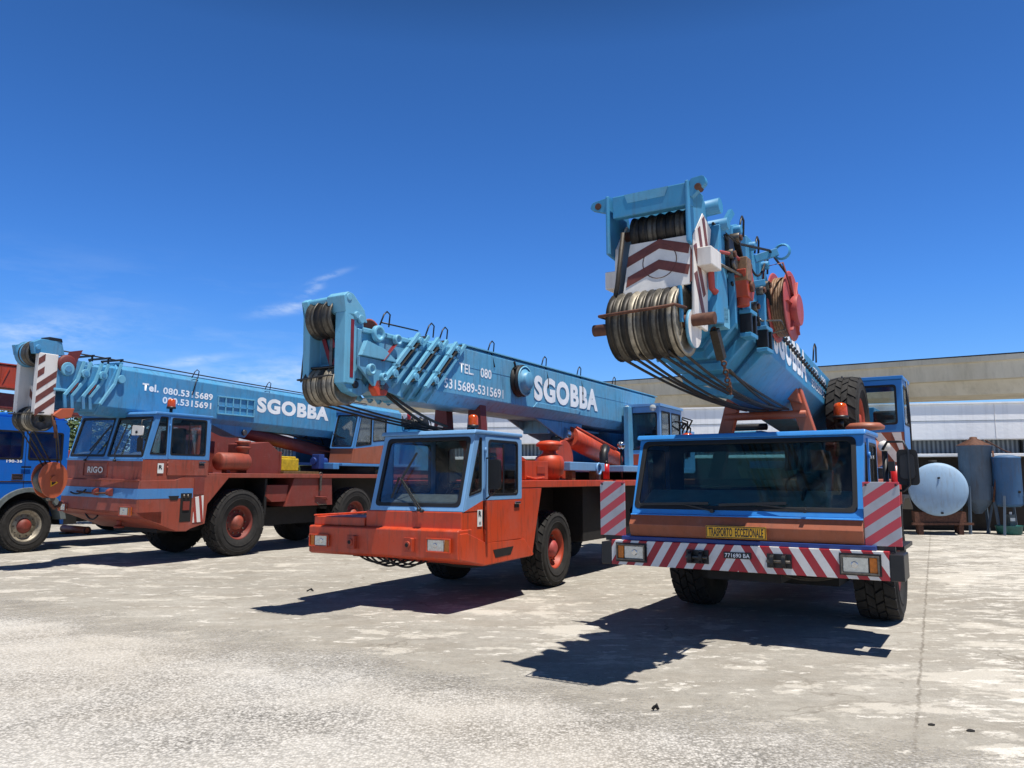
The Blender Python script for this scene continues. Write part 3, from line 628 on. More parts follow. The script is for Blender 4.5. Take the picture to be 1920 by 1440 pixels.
    r.box(-.5, .38, 1.88, 2.02, 2.30, 2.40, 'maroon'); r.build('boom_rest', T, .012)
    # turntable and slewing deck
    t = MB(); t.cyl((0, 8.3, 1.69), (0, 8.3, 1.86), 1.0, 'under', 36); t.box(-1.1, 1.16, 5.9, 10.6, 1.86, 1.98, 'cab2b'); t.box(-.62, -.5, 6.8, 10.4, 1.98, 3.2, 'boom2'); t.box(.5, .62, 7.6, 10.4, 1.98, 3.3, 'boom2'); t.box(-1.1, 1.1, 10.0, 10.9, 1.9, 2.9, 'cab2b'); t.build('superstructure', T, .012)
    h = MB(); random.seed(3)
    for i in range(16):
        y = random.uniform(8.7, 9.8); x = random.uniform(.7, 1.2); h.tube([(x, y, 2.9), (x + random.uniform(-.2, .2), y + .2, 3.05 + random.random() * .12), (x + random.uniform(-.1, .3), y + .4, 2.9 + random.random() * .2), (x, y + .55, 2.75)], .022, 'black', 6)
    h.cyl((.9, 8.7, 3.15), (.9, 9.0, 3.1), .22, 'edge', 18); h.box(.6, 1.2, 8.6, 10, 2.2, 2.75, 'blackp'); h.build('winch', T)
    # operator's cab
    X0, X1, ya, yk = .42, 1.24, 7.85, 9.4
    b = MB(); P = 'cab2b'
    b.panel([(X0, 1.98), (X1, 1.98), (X1, 3.30), (X0, 3.30)], [rr(X0 + .06, X1 - .07, 2.36, 3.16, .05)], (0, ya + .04, 0), (1, 0, 0), (0, 0, 1), .04, P)
    b.panel([(ya + .041, 2.30), (yk, 2.30), (yk, 3.30), (ya + .041, 3.30)], [rr(ya + .12, ya + .70, 2.42, 3.2, .04), rr(ya + .80, yk - .1, 2.42, 3.2, .04)], (X1 - .04, 0, 0), (0, 1, 0), (0, 0, 1), .04, P)
    b.box(X1 - .04, X1, ya + .041, yk, 1.98, 2.30, 'orange'); b.box(X0, X0 + .04, ya + .041, yk, 1.98, 3.3, P); b.panel([(-X1 + .04, 1.98), (-X0 - .04, 1.98), (-X0 - .04, 3.3), (-X1 + .04, 3.3)], [rr(-X1 + .12, -X0 - .12, 2.6, 3.2, .05)], (0, yk - .04, 0), (-1, 0, 0), (0, 0, 1), .04, P)
    b.box(X0 - .04, X1 + .04, ya - .06, yk + .03, 3.301, 3.36, P); oc = b.build('operator_cab', T, .012)
    bl = MB(); bl.box(X0 + .002, X1 - .002, ya - .006, ya - .001, 2.02, 2.26, 'orange'); bl.build('cab_band', oc)
    window(oc, (0, ya, 0), (1, 0, 0), (0, 0, 1), rr(X0 + .06, X1 - .07, 2.36, 3.16, .05), 'window', 'glass', .022)
    window(oc, (X1, 0, 0), (0, 1, 0), (0, 0, 1), rr(ya + .12, ya + .70, 2.42, 3.2, .04), 'window', 'glass', .022); window(oc, (X1, 0, 0), (0, 1, 0), (0, 0, 1), rr(ya + .80, yk - .1, 2.42, 3.2, .04), 'window', 'glass', .022)
    for x in (X0 + .1, X1 - .12):
        l = MB(); l.ring((x, ya - .1, 3.26), (0, 1, 0), [(0, -.03), (.05, -.02), (.062, 0), (.07, .0), (.07, .03), (.04, .08), (0, .09)], 'lamp', 16); l.build('work_lamp', oc)
    seat(T, .8, 8.9, 2.2)
    beacon(T, .52, 1.42, 2.38, 1.05)
    # boom
    B = 'boom2'
    def front(y0): return lambda z: y0 + max(0, z - 3.02) * 1.08
    bm = MB(); sec = hexsec(.45, 2.80, 2.955, 3.73, .28)
    loft(bm, [(front(.28), sec), (front(9.6 - .4), sec)], B); boom = bm.build('boom', T, .012)
    wl = MB(); wl.box(.4505, .454, 1.25, 9.9, 3.405, 3.412, 'boom2')
    for y in (2.42, 3.9, 5.6, 7.3): wl.box(.4505, .455, y, y + .012, 2.98, 3.67, 'boom2')
    wl.box(.36, .46, 1.2, 10, 3.728, 3.745, 'edge'); wl.build('seam_lit_edge', boom)  # pale top strip paints in the lit edge; the rest are seams
    for k, (hw, zb, zc, zt, y0) in enumerate(((.415, 2.83, 2.98, 3.70, -.16), (.385, 2.86, 3.0, 3.68, -.58))):
        s = MB(); sc = hexsec(hw, zb, zc, zt, .26 - k * .02); loft(s, [(front(y0), sc), (front(1.3), sc)], B); s.build('boom_section', T, .01)
    s = MB(); sc = hexsec(.35, 2.88, 3.24, 3.66, .22); loft(s, [(-1.0, hexsec(.33, 3.18, 3.26, 3.66, .3)), (-.75, sc), (.8, sc)], B); s.bar((.36, -.95, 3.32), (.36, .05, 3.26), .03, .05, 'edge'); s.bar((.36, -.95, 3.60), (.36, .3, 3.60), .03, .06, 'edge'); s.build('boom_section', T, .01)
    s = MB(); s.prism([(-.75, 2.9), (-.15, 2.80), (-.2, 3.25), (-1.05, 3.25), (-1.05, 3.12)], 'x', .36, .40, B); s.prism([(-.75, 2.9), (-.15, 2.80), (-.2, 3.25), (-1.05, 3.25), (-1.05, 3.12)], 'x', -.40, -.36, B)
    s.prism([(-1.05, 3.26), (-.95, 3.46), (-.6, 3.40), (-.35, 3.28), (-.35, 3.255)], 'x', .37, .44, 'edge')
    for y, z, r_ in ((-.72, 3.58, .11), (-.32, 3.56, .075), (-.85, 3.10, .075), (-.6, 3.03, .055)):
        s.ring((.40, y, z), (1, 0, 0), [(r_, 0), (r_, .05), (r_ * .8, .06), (r_ * .6, .055), (r_ * .5, .035), (0, .035)], 'edge', 18)
    s.bar((.415, -.62, 3.24), (.415, -.33, 3.52), .012, .07, 'redstripe', (1, 0, 0)); s.build('boom_tip_plate', T, .008)
    for y0 in (-.58, -.16, .28):
        hw = .45 if y0 > 0 else (.43 if y0 > -.3 else .40)
        for sx in (1, -1):
            c = MB(); X = sx * (hw + .028); f = front(y0)
            for d in (-.02, .20):
                c.bar((X, f(2.98) + d, 2.98), (X, f(3.72) + d, 3.72), .055, .05, 'edge', (1, 0, 0)); c.bar((X, f(2.98) + d, 2.99), (X - sx * .15, f(2.8) + d, 2.80), .06, .05, B, (0, 1, 0))
            c.bar((X - sx * .022, f(3.02) + .09, 3.02), (X - sx * .022, f(3.70) + .09, 3.70), .012, .14, 'under', (1, 0, 0)); c.bar((X - sx * .012, f(3.05) + .09, 3.05), (X - sx * .012, f(3.68) + .09, 3.68), .012, .05, 'redstripe', (1, 0, 0))  # dark plate paints in the shade of the recess behind the red strip
            for z in (3.10, 3.62): c.cyl((X - sx * .01, f(z) + .09, z), (X + sx * .05, f(z) + .09, z), .055, 'edge', 14); c.cyl((X + sx * .05, f(z) + .09, z), (X + sx * .055, f(z) + .09, z), .03, B, 10)
            for z in (3.22, 3.5): c.bar((X, f(z) - .05, z), (X, f(z) + .24, z - .02), .05, .04, 'edge')
            c.build('boom_collar', T, .008)
    for y in (-.62, .38, .72, 2.05, 3.9, 5.4, 7.2): hoop(T, .44, y, 3.72 if y > 0 else 3.70, .2, .09)
    for pts in ([(.3, -.5, 3.78), (.3, .3, 3.80)], [(.43, 4.0, 3.72), (.46, 4.05, 3.5), (.455, 4.05, 3.35)], [(.43, 2.1, 3.72), (.46, 2.15, 3.5)], [(.43, 5.5, 3.72), (.46, 5.55, 3.5), (.455, 5.55, 3.2)]): h = MB(); h.tube(pts, .011, 'blackp'); h.build('guide_rod', T)
    d = MB(); d.ring((.45, 2.93, 3.36), (1, 0, 0), [(.12, 0), (.27, .0), (.27, .03), (.20, .04), (.20, .08), (.27, .09), (.27, .11), (.10, .12)], 'black', 30); d.ring((.45, 2.97, 3.36), (1, 0, 0), [(.235, .11), (.235, .125), (.15, .125), (.15, .20), (.13, .215), (0, .215)], 'boom2', 28); d.ring((.45, 2.97, 3.36), (1, 0, 0), [(.245, .112), (.255, .13), (.235, .135)], 'edge', 28)
    for a_ in range(5): d.bar((.47, 2.93, 3.36), (.5, 2.72 + a_ * .02, 3.66 - a_ * .1), .03, .03, 'black')
    d.build('hose_drum', T)
    text(T, 'TEL.   080', (.4515, 1.13, 3.30), (0, 1, -.01), (0, 0, 1), .93, .15, 'letter', 'lettering', .018)
    text(T, '5315689-5315691', (.4515, .74, 3.03), (0, 1, -.01), (0, 0, 1), 1.70, .15, 'letter', 'lettering', .018)
    text(T, 'SGOBBA', (.4555, 3.50, 3.09), (0, 1, 0), (0, 0, 1), 2.78, .45, 'letter', 'lettering', .050, .004)
    # boom head
    hd = MB(); E = 'boom2'
    hd.box(.14, .31, -1.22, -1.0, 2.90, 3.80, 'edge'); hd.box(.14, .30, -1.0, -.86, 2.98, 3.72, E); hd.box(-.41, -.30, -1.2, -.95, 2.95, 3.80, 'edge')
    hd.prism([(-1.22, 3.80), (-1.26, 4.0), (-1.18, 4.06), (-1.08, 4.05), (-.86, 3.88), (-.8, 3.72), (-1.0, 3.72)], 'x', .02, .31, 'edge'); hd.prism([(-1.2, 3.80), (-1.26, 3.98), (-1.18, 4.03), (-.9, 3.80)], 'x', -.41, -.31, 'edge')
    hd.box(-.30, .14, -1.0, -.88, 3.1, 3.55, 'edge'); hd.box(-.36, .30, -.9, -.55, 3.28, 3.66, E); hd.cyl((-.42, -1.16, 3.97), (.32, -1.16, 3.99), .05, 'edge', 14); hd.cyl((-.45, -1.02, 3.78), (.34, -1.02, 3.78), .05, 'edge', 14)
    hd.cyl((-.44, -1.0, 2.90), (.32, -1.0, 2.90), .05, 'blackp', 14); hd.box(-.36, .15, -1.17, -1.05, 3.11, 3.14, 'blackp'); hd.prism([(-1.22, 2.90), (-.88, 2.98), (-.78, 2.9), (-.62, 3.05), (-.66, 2.88), (-.9, 2.76), (-1.1, 2.80)], 'x', .15, .29, E)
    hd.cyl((-.47, -1.12, 3.72), (-.40, -1.12, 3.72), .03, 'blackp', 8); hd.cyl((.31, -.95, 3.74), (.35, -.95, 3.74), .06, 'edge', 12)
    head = hd.build('boom_head', T, .012)
    v = MB(); v.bar((-.23, -1.02, 3.52), (-.08, -1.02, 3.15), .06, .012, 'redstripe', (0, 1, 0)); v.bar((.10, -1.02, 3.52), (-.05, -1.02, 3.15), .06, .012, 'redstripe', (0, 1, 0)); v.bar((-.10, -1.02, 3.54), (-.04, -1.02, 3.40), .05, .012, 'redstripe', (0, 1, 0)); v.box(.3105, .314, -1.12, -1.06, 2.98, 3.72, 'redstripe'); v.build('red_marking', head)
    for x in (-.12, .02): 
        p = MB(); p.box(x, x + .05, -1.03, -1.004, 3.15, 3.55, 'steel'); p.build('lug_plate', head)
    sheaves(head, -.30, .12, 3, (-1.05, 3.76), .255, ['sheave', 'sheave_d', 'sheave'])
    sheaves(head, -.36, .15, 6, (-1.0, 2.90), .255, ['sheave', 'sheave_l', 'sheave_l'])
    gb = MB(); gb.tube([(-.45, -1.02, 2.98), (-.42, -1.275, 2.97), (.12, -1.275, 3.0), (.16, -1.05, 3.02)], .012, 'blackp'); gb.build('rope_guard', head)
    sheaves(head, .18, .30, 1, (-.72, 3.58), .21, ['brick'], name='maroon_sheave')
    hk = MB(); hk.prism([(-.72, 2.98), (-.55, 3.02), (-.42, 2.92), (-.5, 2.8), (-.68, 2.78), (-.76, 2.88)], 'x', .30, .40, 'orange'); hk.cyl((.28, -.6, 2.9), (.42, -.6, 2.9), .04, 'steel', 10); hk.build('hook_block', T, .015)
    for i in range(3):
        r = MB(); r.tube(sag((-.25 + i * .18, -.98, 2.66), (-.05 + i * .1, 2.6, 2.40 + .02 * i), .06), .014, 'rope'); r.build('hoist_rope', T)
    for pts, rr_ in ((sag((.35, -.5, 2.85), (.1, 1.0, 2.45), .03) + [Vector((.0, 1.9, 2.40))], .022), (sag((.37, -.45, 2.86), (.2, 1.2, 2.50), .05), .02), ([(-.43, -1.13, 3.7), (-.43, -1.2, 2.95)], .012)):
        r = MB(); r.tube(pts, rr_, 'rope'); r.build('hoist_rope', T)
    # lift cylinder
    br = MB(); br.prism([(3.85, 2.80), (5.85, 2.80), (5.85, 2.92), (5.78, 2.55), (5.55, 2.38), (4.7, 2.55)], 'x', .26, .30, B); br.prism([(3.85, 2.80), (5.85, 2.92), (5.78, 2.55), (5.55, 2.38), (4.7, 2.55)], 'x', -.30, -.26, B); br.box(-.26, .26, 4.4, 4.5, 2.56, 2.8, B); br.prism([(3.45, 2.96), (3.6, 3.06), (5.45, 3.06), (5.3, 2.96)], 'x', .451, .47, B); br.cyl((-.32, 5.62, 2.5), (.34, 5.62, 2.5), .07, 'edge', 14); br.build('cylinder_bracket', T, .01)
    c = MB(); X = .28; c.cyl((X, 5.27, 2.54), (X, 7.55, 2.12), .20, 'orange', 28); c.cyl((X, 5.0, 2.59), (X, 5.27, 2.54), .12, 'chrome', 18); c.ring((X, 7.45, 2.14), (0, .98, -.18), [(.2, 0), (.215, .02), (.215, .1), (.15, .16), (0, .2)], 'orange', 24); c.tube([(X + .1, 5.4, 2.72), (X + .12, 6.6, 2.50), (X + .12, 7.4, 2.36)], .025, 'orange', 8); c.build('lift_cylinder', T)
    p = MB(); p.box(-.4, .0, 5.9, 6.8, 2.60, 2.66, 'wood'); p.box(-.4, .0, 6.2, 7.4, 2.70, 2.74, 'edge'); p.cyl((-.05, 6.0, 2.72), (-.05, 6.3, 2.72), .05, 'edge', 10); p.build('valve_block', T)
crane2(C2)

# ================================================================== CRANE: bright blue, nearest, right of the row
C1 = empty('mobile_crane', (2.416, 8.535, 0), -R(32), 0, 'nearest mobile crane with wide dark windscreen and red-and-white striped bumper', 'mobile crane', 'blue-boomed mobile cranes parked in a row')
def tri_h(b, pts, y, m):
    """flat painted mark on a plate facing the front, (x,z) points"""
    b.panel(pts, [], (0, y, 0), (1, 0, 0), (0, 0, 1), .004, m)
def crane1(T):
    P = 'cab1b'
    Lw = math.hypot(.31, .86)
    ws = rpoly([(-1.215, .07), (1.185, .07), (1.16, Lw - .035), (-1.19, Lw - .035)], .07)
    q = rpoly([(.26, 1.45), (.52, 1.45), (.52, 2.10), (.46, 2.10)], .03)
    cab(T, -1.25, 1.25, .09, 1.325, .40, 2.185, 1.28, 1.34, .5, [ws], q, (.58, 1.22), rr(.64, 1.15, 1.46, 2.10, .05), 1.07, P, 'brown', 'glass1', left=rr(-1.12, -.52, 1.48, 2.08, .06), back=[(-a, c) for a, c in reversed(rr(-1.05, .75, 1.55, 2.08, .06))])
    b = MB(); b.prism([(.10, 1.322), (.095, 1.318), (.025, 1.20), (.07, 1.065), (1.27, 1.065), (1.27, 1.322)], 'x', -1.262, 1.246, 'brown'); b.build('cab_lower_body', T, .01)
    b = MB(); b.prism([(.088, 1.3255), (.055, 1.32), (.05, 1.308), (.10, 1.306)], 'x', -1.25, 1.25, P); b.build('cab_trim', T, .003)
    b = MB(); b.box(-1.36, 1.36, .03, 1.3, 1.017, 1.062, 'navy'); b.box(-1.36, 1.36, .3, 1.3, .80, 1.015, 'under'); b.build('cab_sill', T, .006)
    b = MB(); b.prism([(0, .735), (.0, 1.015), (.14, 1.015), (.14, .735)], 'x', -1.475, 1.475, 'stripeb'); bp = b.build('bumper', T, .005)
    for sx in (-1, 1):
        e = MB(); x0, x1 = sorted((sx * 1.476, sx * 1.605)); e.box(x0, x1, -.004, .42, .735, .99, 'blackp'); e.build('bumper_end', T, .01)
    headlight(T, 1.035, 1.39, .785, .97, -.016, 1, 'steel'); headlight(T, -1.40, -1.05, .795, .975, -.016, -1, 'steel')
    for sx in (-1, 1):
        k = MB(); xa, xb = (1.02, 1.405) if sx > 0 else (-1.415, -1.035); k.box(xa, xb, -.012, -.001, .772, .988, 'blackp'); k.build('lamp_surround', T)
    for xc in (-.44, .435):
        h = MB(); h.box(xc - .125, xc + .125, -.02, -.001, .80, .945, 'blackp')
        for d in (-.06, .06): h.prism(rpoly([(-.02, .80), (-.11, .82), (-.11, .93), (-.02, .945)], .04), 'x', xc + d - .018, xc + d + .018, 'blackp'); 
        h.cyl((xc - .12, -.06, .87), (xc + .12, -.06, .87), .016, 'steel', 8); h.build('tow_hitch', T, .004)
    s = MB(); s.box(-.33, .315, -.028, -.022, 1.085, 1.215, 'yellow'); pl = s.build('warning_plate', T)
    br = MB(); br.box(-.25, .25, -.022, .06, 1.12, 1.16, 'blackp'); br.build('plate_bracket', pl)
    f = MB(); f.panel([(-.326, 1.089), (.311, 1.089), (.311, 1.211), (-.326, 1.211)], [[(-.318, 1.097), (.303, 1.097), (.303, 1.203), (-.318, 1.203)]], (0, -.0285, 0), (1, 0, 0), (0, 0, 1), .001, 'blackp'); f.build('plate_border', pl)
    text(pl, 'TRASPORTO  ECCEZIONALE', (-.30, -.028, 1.104), (1, 0, 0), (0, 0, 1), .585, .092, 'blackp', 'lettering', .028, .0012)
    s = MB(); s.box(-.15, .145, -.010, -.002, .872, .94, 'blackp'); s.build('number_plate', bp); text(bp, '771690 BA', (-.135, -.0105, .884), (1, 0, 0), (0, 0, 1), .265, .044, 'letter', 'lettering', .008, .0012)
    for sx, x0, x1 in ((-1, -1.655, -1.335), (1, 1.255, 1.59)):
        w = MB(); w.box(x0, x1, .085, .105, 1.06, 1.69, 'stripeR'); wb = w.build('warning_board', T, .004)
        v = MB()
        for xx in (x0 + .03, x1 - .03): v.cyl((xx, .078, 1.66), (xx, .086, 1.66), .012, 'blackp', 8)
        v.build('screw', wb)
        m = MB(); m.box((x0 + x1) / 2 - .1, (x0 + x1) / 2 + .1, .106, .16, 1.0, 1.5, 'blackp'); m.build('board_bracket', wb)
    for sx in (-1, 1):
        m = MB(); x0, x1 = sorted((sx * 1.37, sx * 1.57)); m.box(x0, x1, .43, 1.25, 1.0, 1.04, 'blackp'); m.build('shadow_gap_plate', T)  # added plates, mostly hidden, to fill a gap in the ground shadow
    # wipers
    wiper(T, (.70, .055, 1.39), (.22, .10, 1.445), (-.22, .105, 1.435), (.50, .115, 1.465)); wiper(T, (-.28, .055, 1.37), (-.62, .095, 1.435), (-1.14, .105, 1.43), (-.34, .11, 1.45))
    seat(T, .62, .86, 1.14); steering(T, .62, .50, 1.62, .2)
    d = MB(); d.prism([(.14, 1.323), (.16, 1.40), (.26, 1.46), (.56, 1.60), (.62, 1.323)], 'x', -1.18, 1.18, 'dash'); d.build('dashboard', T, .02)
    k = MB(); k.box(-.25, .35, .55, 1.2, 1.323, 1.62, 'inside'); k.build('engine_hump', T, .03)
    j = MB(); random.seed(5)
    for i in range(8): j.tube([(.40 + i * .035, .62, 2.12), (.41 + i * .035, .63, 1.95), (.40 + i * .035, .60, 1.78 + random.random() * .05)], .02, 'inside' if i % 2 else 'insideg', 6)
    j.build('hanging_coat', T)
    # mirror and marker pole on the right
    m = MB(); m.tube([(1.42, .42, 2.02), (1.47, .4, 2.1), (1.62, .38, 2.1), (1.66, .38, 2.0), (1.66, .38, 1.66), (1.6, .40, 1.60), (1.45, .42, 1.61)], .014, 'blackp', 7); mi = m.build('mirror_arm', T)
    m = MB(); m.prism(rpoly([(1.545, 1.66), (1.75, 1.655), (1.74, 2.02), (1.55, 2.02)], .05), 'y', .405, .45, 'black'); m.prism(rpoly([(1.575, 1.72), (1.715, 1.72), (1.71, 1.97), (1.58, 1.97)], .05), 'y', .375, .406, 'blackp'); m.build('wing_mirror', mi, .02)
    l = MB(); l.cyl((1.43, .5, 1.0), (1.43, .5, 2.02), .028, 'blackp', 10); l.ring((1.43, .5, 2.06), (0, 0, 1), [(0, -.06), (.045, -.045), (.062, 0), (.045, .045), (0, .06)], 'chevw', 16); l.box(1.46, 1.52, .46, .54, 1.80, 1.9, 'blackp'); l.build('marker_pole', T)
    f = MB(); f.cyl((1.47, 1.0, 1.45), (1.47, 1.0, 1.86), .05, 'redfe', 14); f.build('fire_extinguisher', T)
    beacon(T, .71, 2.42, 2.38, 1.15); q_ = MB(); q_.box(.66, .76, 2.37, 2.47, 1.85, 2.38, 'blackp'); q_.build('beacon_post', T); beacon(T, -1.02, 1.42, 2.0, 1.1)
    # carrier
    b = MB(); b.box(-1.30, 1.25, 1.36, 3.3, 1.64, 1.72, 'terra'); b.box(-1.30, .78, 3.3, 9.6, 1.64, 1.72, 'terra'); b.box(-1.25, .85, 3.5, 4.9, .42, 1.64, 'maroon'); b.build('deck', T, .01)
    b = MB(); b.box(-.55, -.40, 1.37, 9.5, .72, 1.6, 'under'); b.box(.40, .55, 1.37, 9.5, .72, 1.6, 'under'); b.box(-.55, .55, .15, 1.29, .72, 1.0, 'under'); b.box(-1.3, 1.3, 1.30, 1.36, .7, 1.62, 'under'); b.cyl((-1.1, 2.36, .68), (1, 2.36, .68), .15, 'under', 14); b.box(-.4, .4, .2, 3.4, .62, .86, 'under'); b.box(-.8, .8, 1.2, 3.4, .5, 1.6, 'under'); b.build('chassis', T)
    h = MB(); h.tube(sag((.35, .25, .72), (1.0, .5, .73), .07), .015, 'rope'); h.tube(sag((.40, .3, .72), (.95, .4, .73), .05), .012, 'rope'); h.build('hydraulic_hose', T)
    wh = Wheel(.68, .48, .33, 'maroon', 'maroon', 24)
    wh.put(T, 1.09, 2.36, .68, False); wh.put(T, -1.20, 2.36, .68, True); wh.put(T, -.95, 6.2, .68, True); wh.put(T, .58, 6.2, .68, False)
    mu = MB(); mu.prism([(1.85, 1.1), (1.95, 1.4), (2.3, 1.52), (2.8, 1.52), (3.2, 1.35), (3.2, 1.32), (2.8, 1.48), (2.3, 1.48), (1.98, 1.38), (1.89, 1.1)], 'x', .8, 1.42, 'blackp'); mu.build('mudguard', T)
    sp = empty('spare_wheel', (.685, 3.18, 2.50)); sp.parent = T
    rm = rim_mesh(.32, .40, 'orange_d').build('rim', sp); tyre_mesh(.635, .40, .32, 24, .022).build('tyre', sp)
    st = MB(); st.box(.5, .87, 3.0, 3.4, 1.72, 1.9, 'terra'); st.build('spare_wheel_cradle', T)
    a = MB(); c = (1.13, 1.62, 2.02)
    a.ring(c, (0, -1, 0), [(0, -.3), (.14, -.29), (.175, -.22), (.18, .02), (.165, .08), (.13, .10), (.12, .115), (0, .12)], 'brown', 30); a.ring((1.09, 1.72, 2.2), (0, 0, 1), [(.05, 0), (.05, .10), (.21, .11), (.22, .145), (.17, .185), (0, .20)], 'brown', 28); a.cyl((1.1, 1.7, 1.72), (1.1, 1.7, 1.9), .04, 'brown'); a.build('air_cleaner', T)
    # boom rest: splayed legs joined by a cross beam
    r = MB()
    for s in (-1, 1):
        r.bar((s * .66, 1.4, 1.72), (s * .36, 1.4, 2.80), .17, .12, 'terra', (0, 1, 0)); r.prism([(s * .46, 2.62), (s * .24, 2.70), (s * .30, 2.98), (s * .38, 2.96)], 'y', 1.26, 1.52, 'terra')
    r.cyl((-.5, 1.36, 2.50), (.5, 1.36, 2.50), .05, 'terra', 14); r.build('boom_rest', T, .014)
    # superstructure
    t = MB(); t.cyl((-.2, 6.9, 1.72), (-.2, 6.9, 1.9), .9, 'under', 36); t.box(-1.2, .75, 5.0, 9.6, 1.9, 2.02, P); t.box(-.72, -.58, 5.6, 9.8, 2.02, 2.9, 'boom1'); t.box(.58, .72, 5.6, 9.8, 2.02, 2.9, 'boom1'); t.box(-.9, .5, 9.3, 9.9, 1.9, 2.7, 'boom1'); t.build('superstructure', T, .012)
    w = MB(); w.box(-1.15, -.55, 3.4, 5.2, 2.16, 2.44, 'boom1'); w.cyl((-1.1, 3.5, 2.5), (-.5, 3.5, 2.5), .05, 'black'); w.box(-1.3, -.2, 2.9, 3.0, 2.1, 2.2, 'maroon'); w.build('winch', T, .02)
    X0, X1, ya, yk = .60, 1.315, 3.85, 4.75
    b = MB(); b.panel([(X0, 1.9), (X1, 1.9), (X1, 3.14), (X0, 3.14)], [rr(X0 + .05, X1 - .085, 2.50, 3.06, .05)], (0, ya + .04, 0), (1, 0, 0), (0, 0, 1), .04, P)
    b.panel([(ya + .041, 1.9), (yk, 1.9), (yk, 3.14), (ya + .041, 3.14)], [rr(ya + .12, yk - .12, 2.5, 3.06, .05)], (X1 - .04, 0, 0), (0, 1, 0), (0, 0, 1), .04, P)
    b.box(X0, X0 + .04, ya + .041, yk, 1.9, 3.14, P); b.panel([(-X1 + .04, 1.9), (-X0 - .04, 1.9), (-X0 - .04, 3.14), (-X1 + .04, 3.14)], [rr(-X1 + .1, -X0 - .1, 2.5, 3.06, .05)], (0, yk - .04, 0), (-1, 0, 0), (0, 0, 1), .04, P)
    b.box(X0 - .02, X1 + .02, ya - .04, yk, 3.141, 3.19, P); oc = b.build('operator_cab', T, .012)
    bl = MB(); bl.box(X0 + .004, X1 - .004, ya - .007, ya - .001, 1.92, 2.385, 'brown'); lo = bl.build('cab_band', oc)
    cv = MB()
    for k in range(3):
        x0 = X0 + .03 + k * .26; tri_h(cv, [(x0, 2.38), (x0 + .12, 2.38), (x0 + .40 if x0 + .40 < X1 else X1 - .01, 1.96), (min(x0 + .28, X1 - .02), 1.96)], ya - .008, 'white')
    cv.build('white_marking', oc)
    window(oc, (0, ya, 0), (1, 0, 0), (0, 0, 1), rr(X0 + .05, X1 - .085, 2.50, 3.06, .05), 'window', 'glass', .02); window(oc, (X1, 0, 0), (0, 1, 0), (0, 0, 1), rr(ya + .12, yk - .12, 2.5, 3.06, .05), 'window', 'glass', .02)
    wiper(oc, (X1 - .45, ya - .02, 2.46), (X1 - .65, ya - .02, 2.66), (X1 - .75, ya - .02, 2.68), (X1 - .5, ya - .02, 2.5))
    seat(T, 1.0, 4.7, 2.1); g_ = MB(); g_.tube([(X1 + .06, ya, 3.1), (X1 + .08, ya - .02, 2.6), (X1 + .08, ya - .02, 2.0)], .012, 'blackp'); g_.build('grab_rail', T)
    # boom, pitched up towards its tip
    B = 'boom1'; sl_ = -.105
    def shear(mb): mb.v = [(x, y, z + sl_ * y) for x, y, z in mb.v]; return mb
    bm = MB(); sec = hexsec(.465, 2.70, 3.0, 3.50, .20); loft(bm, [(-.55, sec), (9.4, sec)], B); boom = shear(bm).build('boom', T, .012)
    for k, (s, y0) in enumerate(((.035, -1.05), (.07, -1.5), (.10, -2.0))):
        q = MB(); sc = hexsec(.465 - s, 2.70 + s, 3.0 + s * .3, 3.50 - s * .5, .20 - s * .4); loft(q, [(y0, sc), (y0 + .7, sc)], B); shear(q).build('boom_section', T, .01)
    for y0, gg in ((-.60, .07), (-1.10, .05), (-1.52, .03)):
        c = MB(); so_ = hexsec(.465 + gg, 2.70 - gg, 3.0 - gg, 3.50 + gg, .22); si = hexsec(.467, 2.698, 3.0, 3.502, .2); c.panel(so_, [si if gg > .06 else hexsec(.44, 2.73, 3.0, 3.48, .19)], (0, y0 + .06, 0), (1, 0, 0), (0, 0, 1), .06, B); shear(c).build('boom_collar', T, .008)
    # upright frames, brackets and lugs on the boom tip
    for sx in (-1, 1):
        f = MB(); x0, x1 = sorted((sx * .36, sx * .46))
        f.prism([(-1.98, 3.05), (-1.80, 3.98), (-1.62, 4.02), (-1.62, 3.10)], 'x', x0, x1, B); f.prism([(-1.5, 3.3), (-1.35, 4.10), (-1.18, 4.16), (-1.02, 3.4)], 'x', sx * .40 - .05, sx * .40 + .05, B); f.prism([(-.98, 3.3), (-.92, 4.12), (-.72, 4.12), (-.45, 3.6), (-.45, 3.3)], 'x', sx * .42 - .04, sx * .42 + .04, B)
        f.prism([(-.42, 3.4), (-.38, 4.06), (-.22, 4.0), (.15, 3.55), (.15, 3.4)], 'x', sx * .42 - .03, sx * .42 + .03, B)
        for y, z in ((-1.3, 4.06), (-.8, 4.03), (-.3, 3.95)): f.cyl((sx * .36, y, z), (sx * .52, y, z), .045, B, 12)
        f.build('boom_tip_bracket', T, .01)
        for y, z in ((-1.2, 3.16), (-.62, 3.10)):
            u = MB(); xa, xb = sorted((sx * .47, sx * .58)); u.box(xa, xb, y - .12, y + .12, z - .13, z - .09, B); u.box(xa, xb, y - .12, y + .12, z + .09, z + .13, B); u.box(xa, xb, y + .06, y + .10, z - .09, z + .09, 'blackp'); u.box(xa, xb, y - .1, y - .06, z - .09, z + .09, 'blackp'); u.box(xa + .02, xb - .02, y - .02, y + .02, z - .085, z + .085, 'steel'); u.build('locking_bracket', T, .006)
    a = MB(); a.bar((.45, -.6, 3.95), (.66, -.5, 4.02), .05, .08, B); a.ring((.70, -.48, 4.02), (0, 1, 0), [(.07, -.03), (.09, 0), (.07, .03)], 'boom1', 16); a.build('hose_arm', T, .006)
    a = MB(); a.bar((.45, -.95, 3.6), (.62, -.9, 3.62), .05, .06, B); a.build('hose_arm', T, .006)
    # greasy mechanism between the collars: pins, bolts, hoses
    random.seed(31)
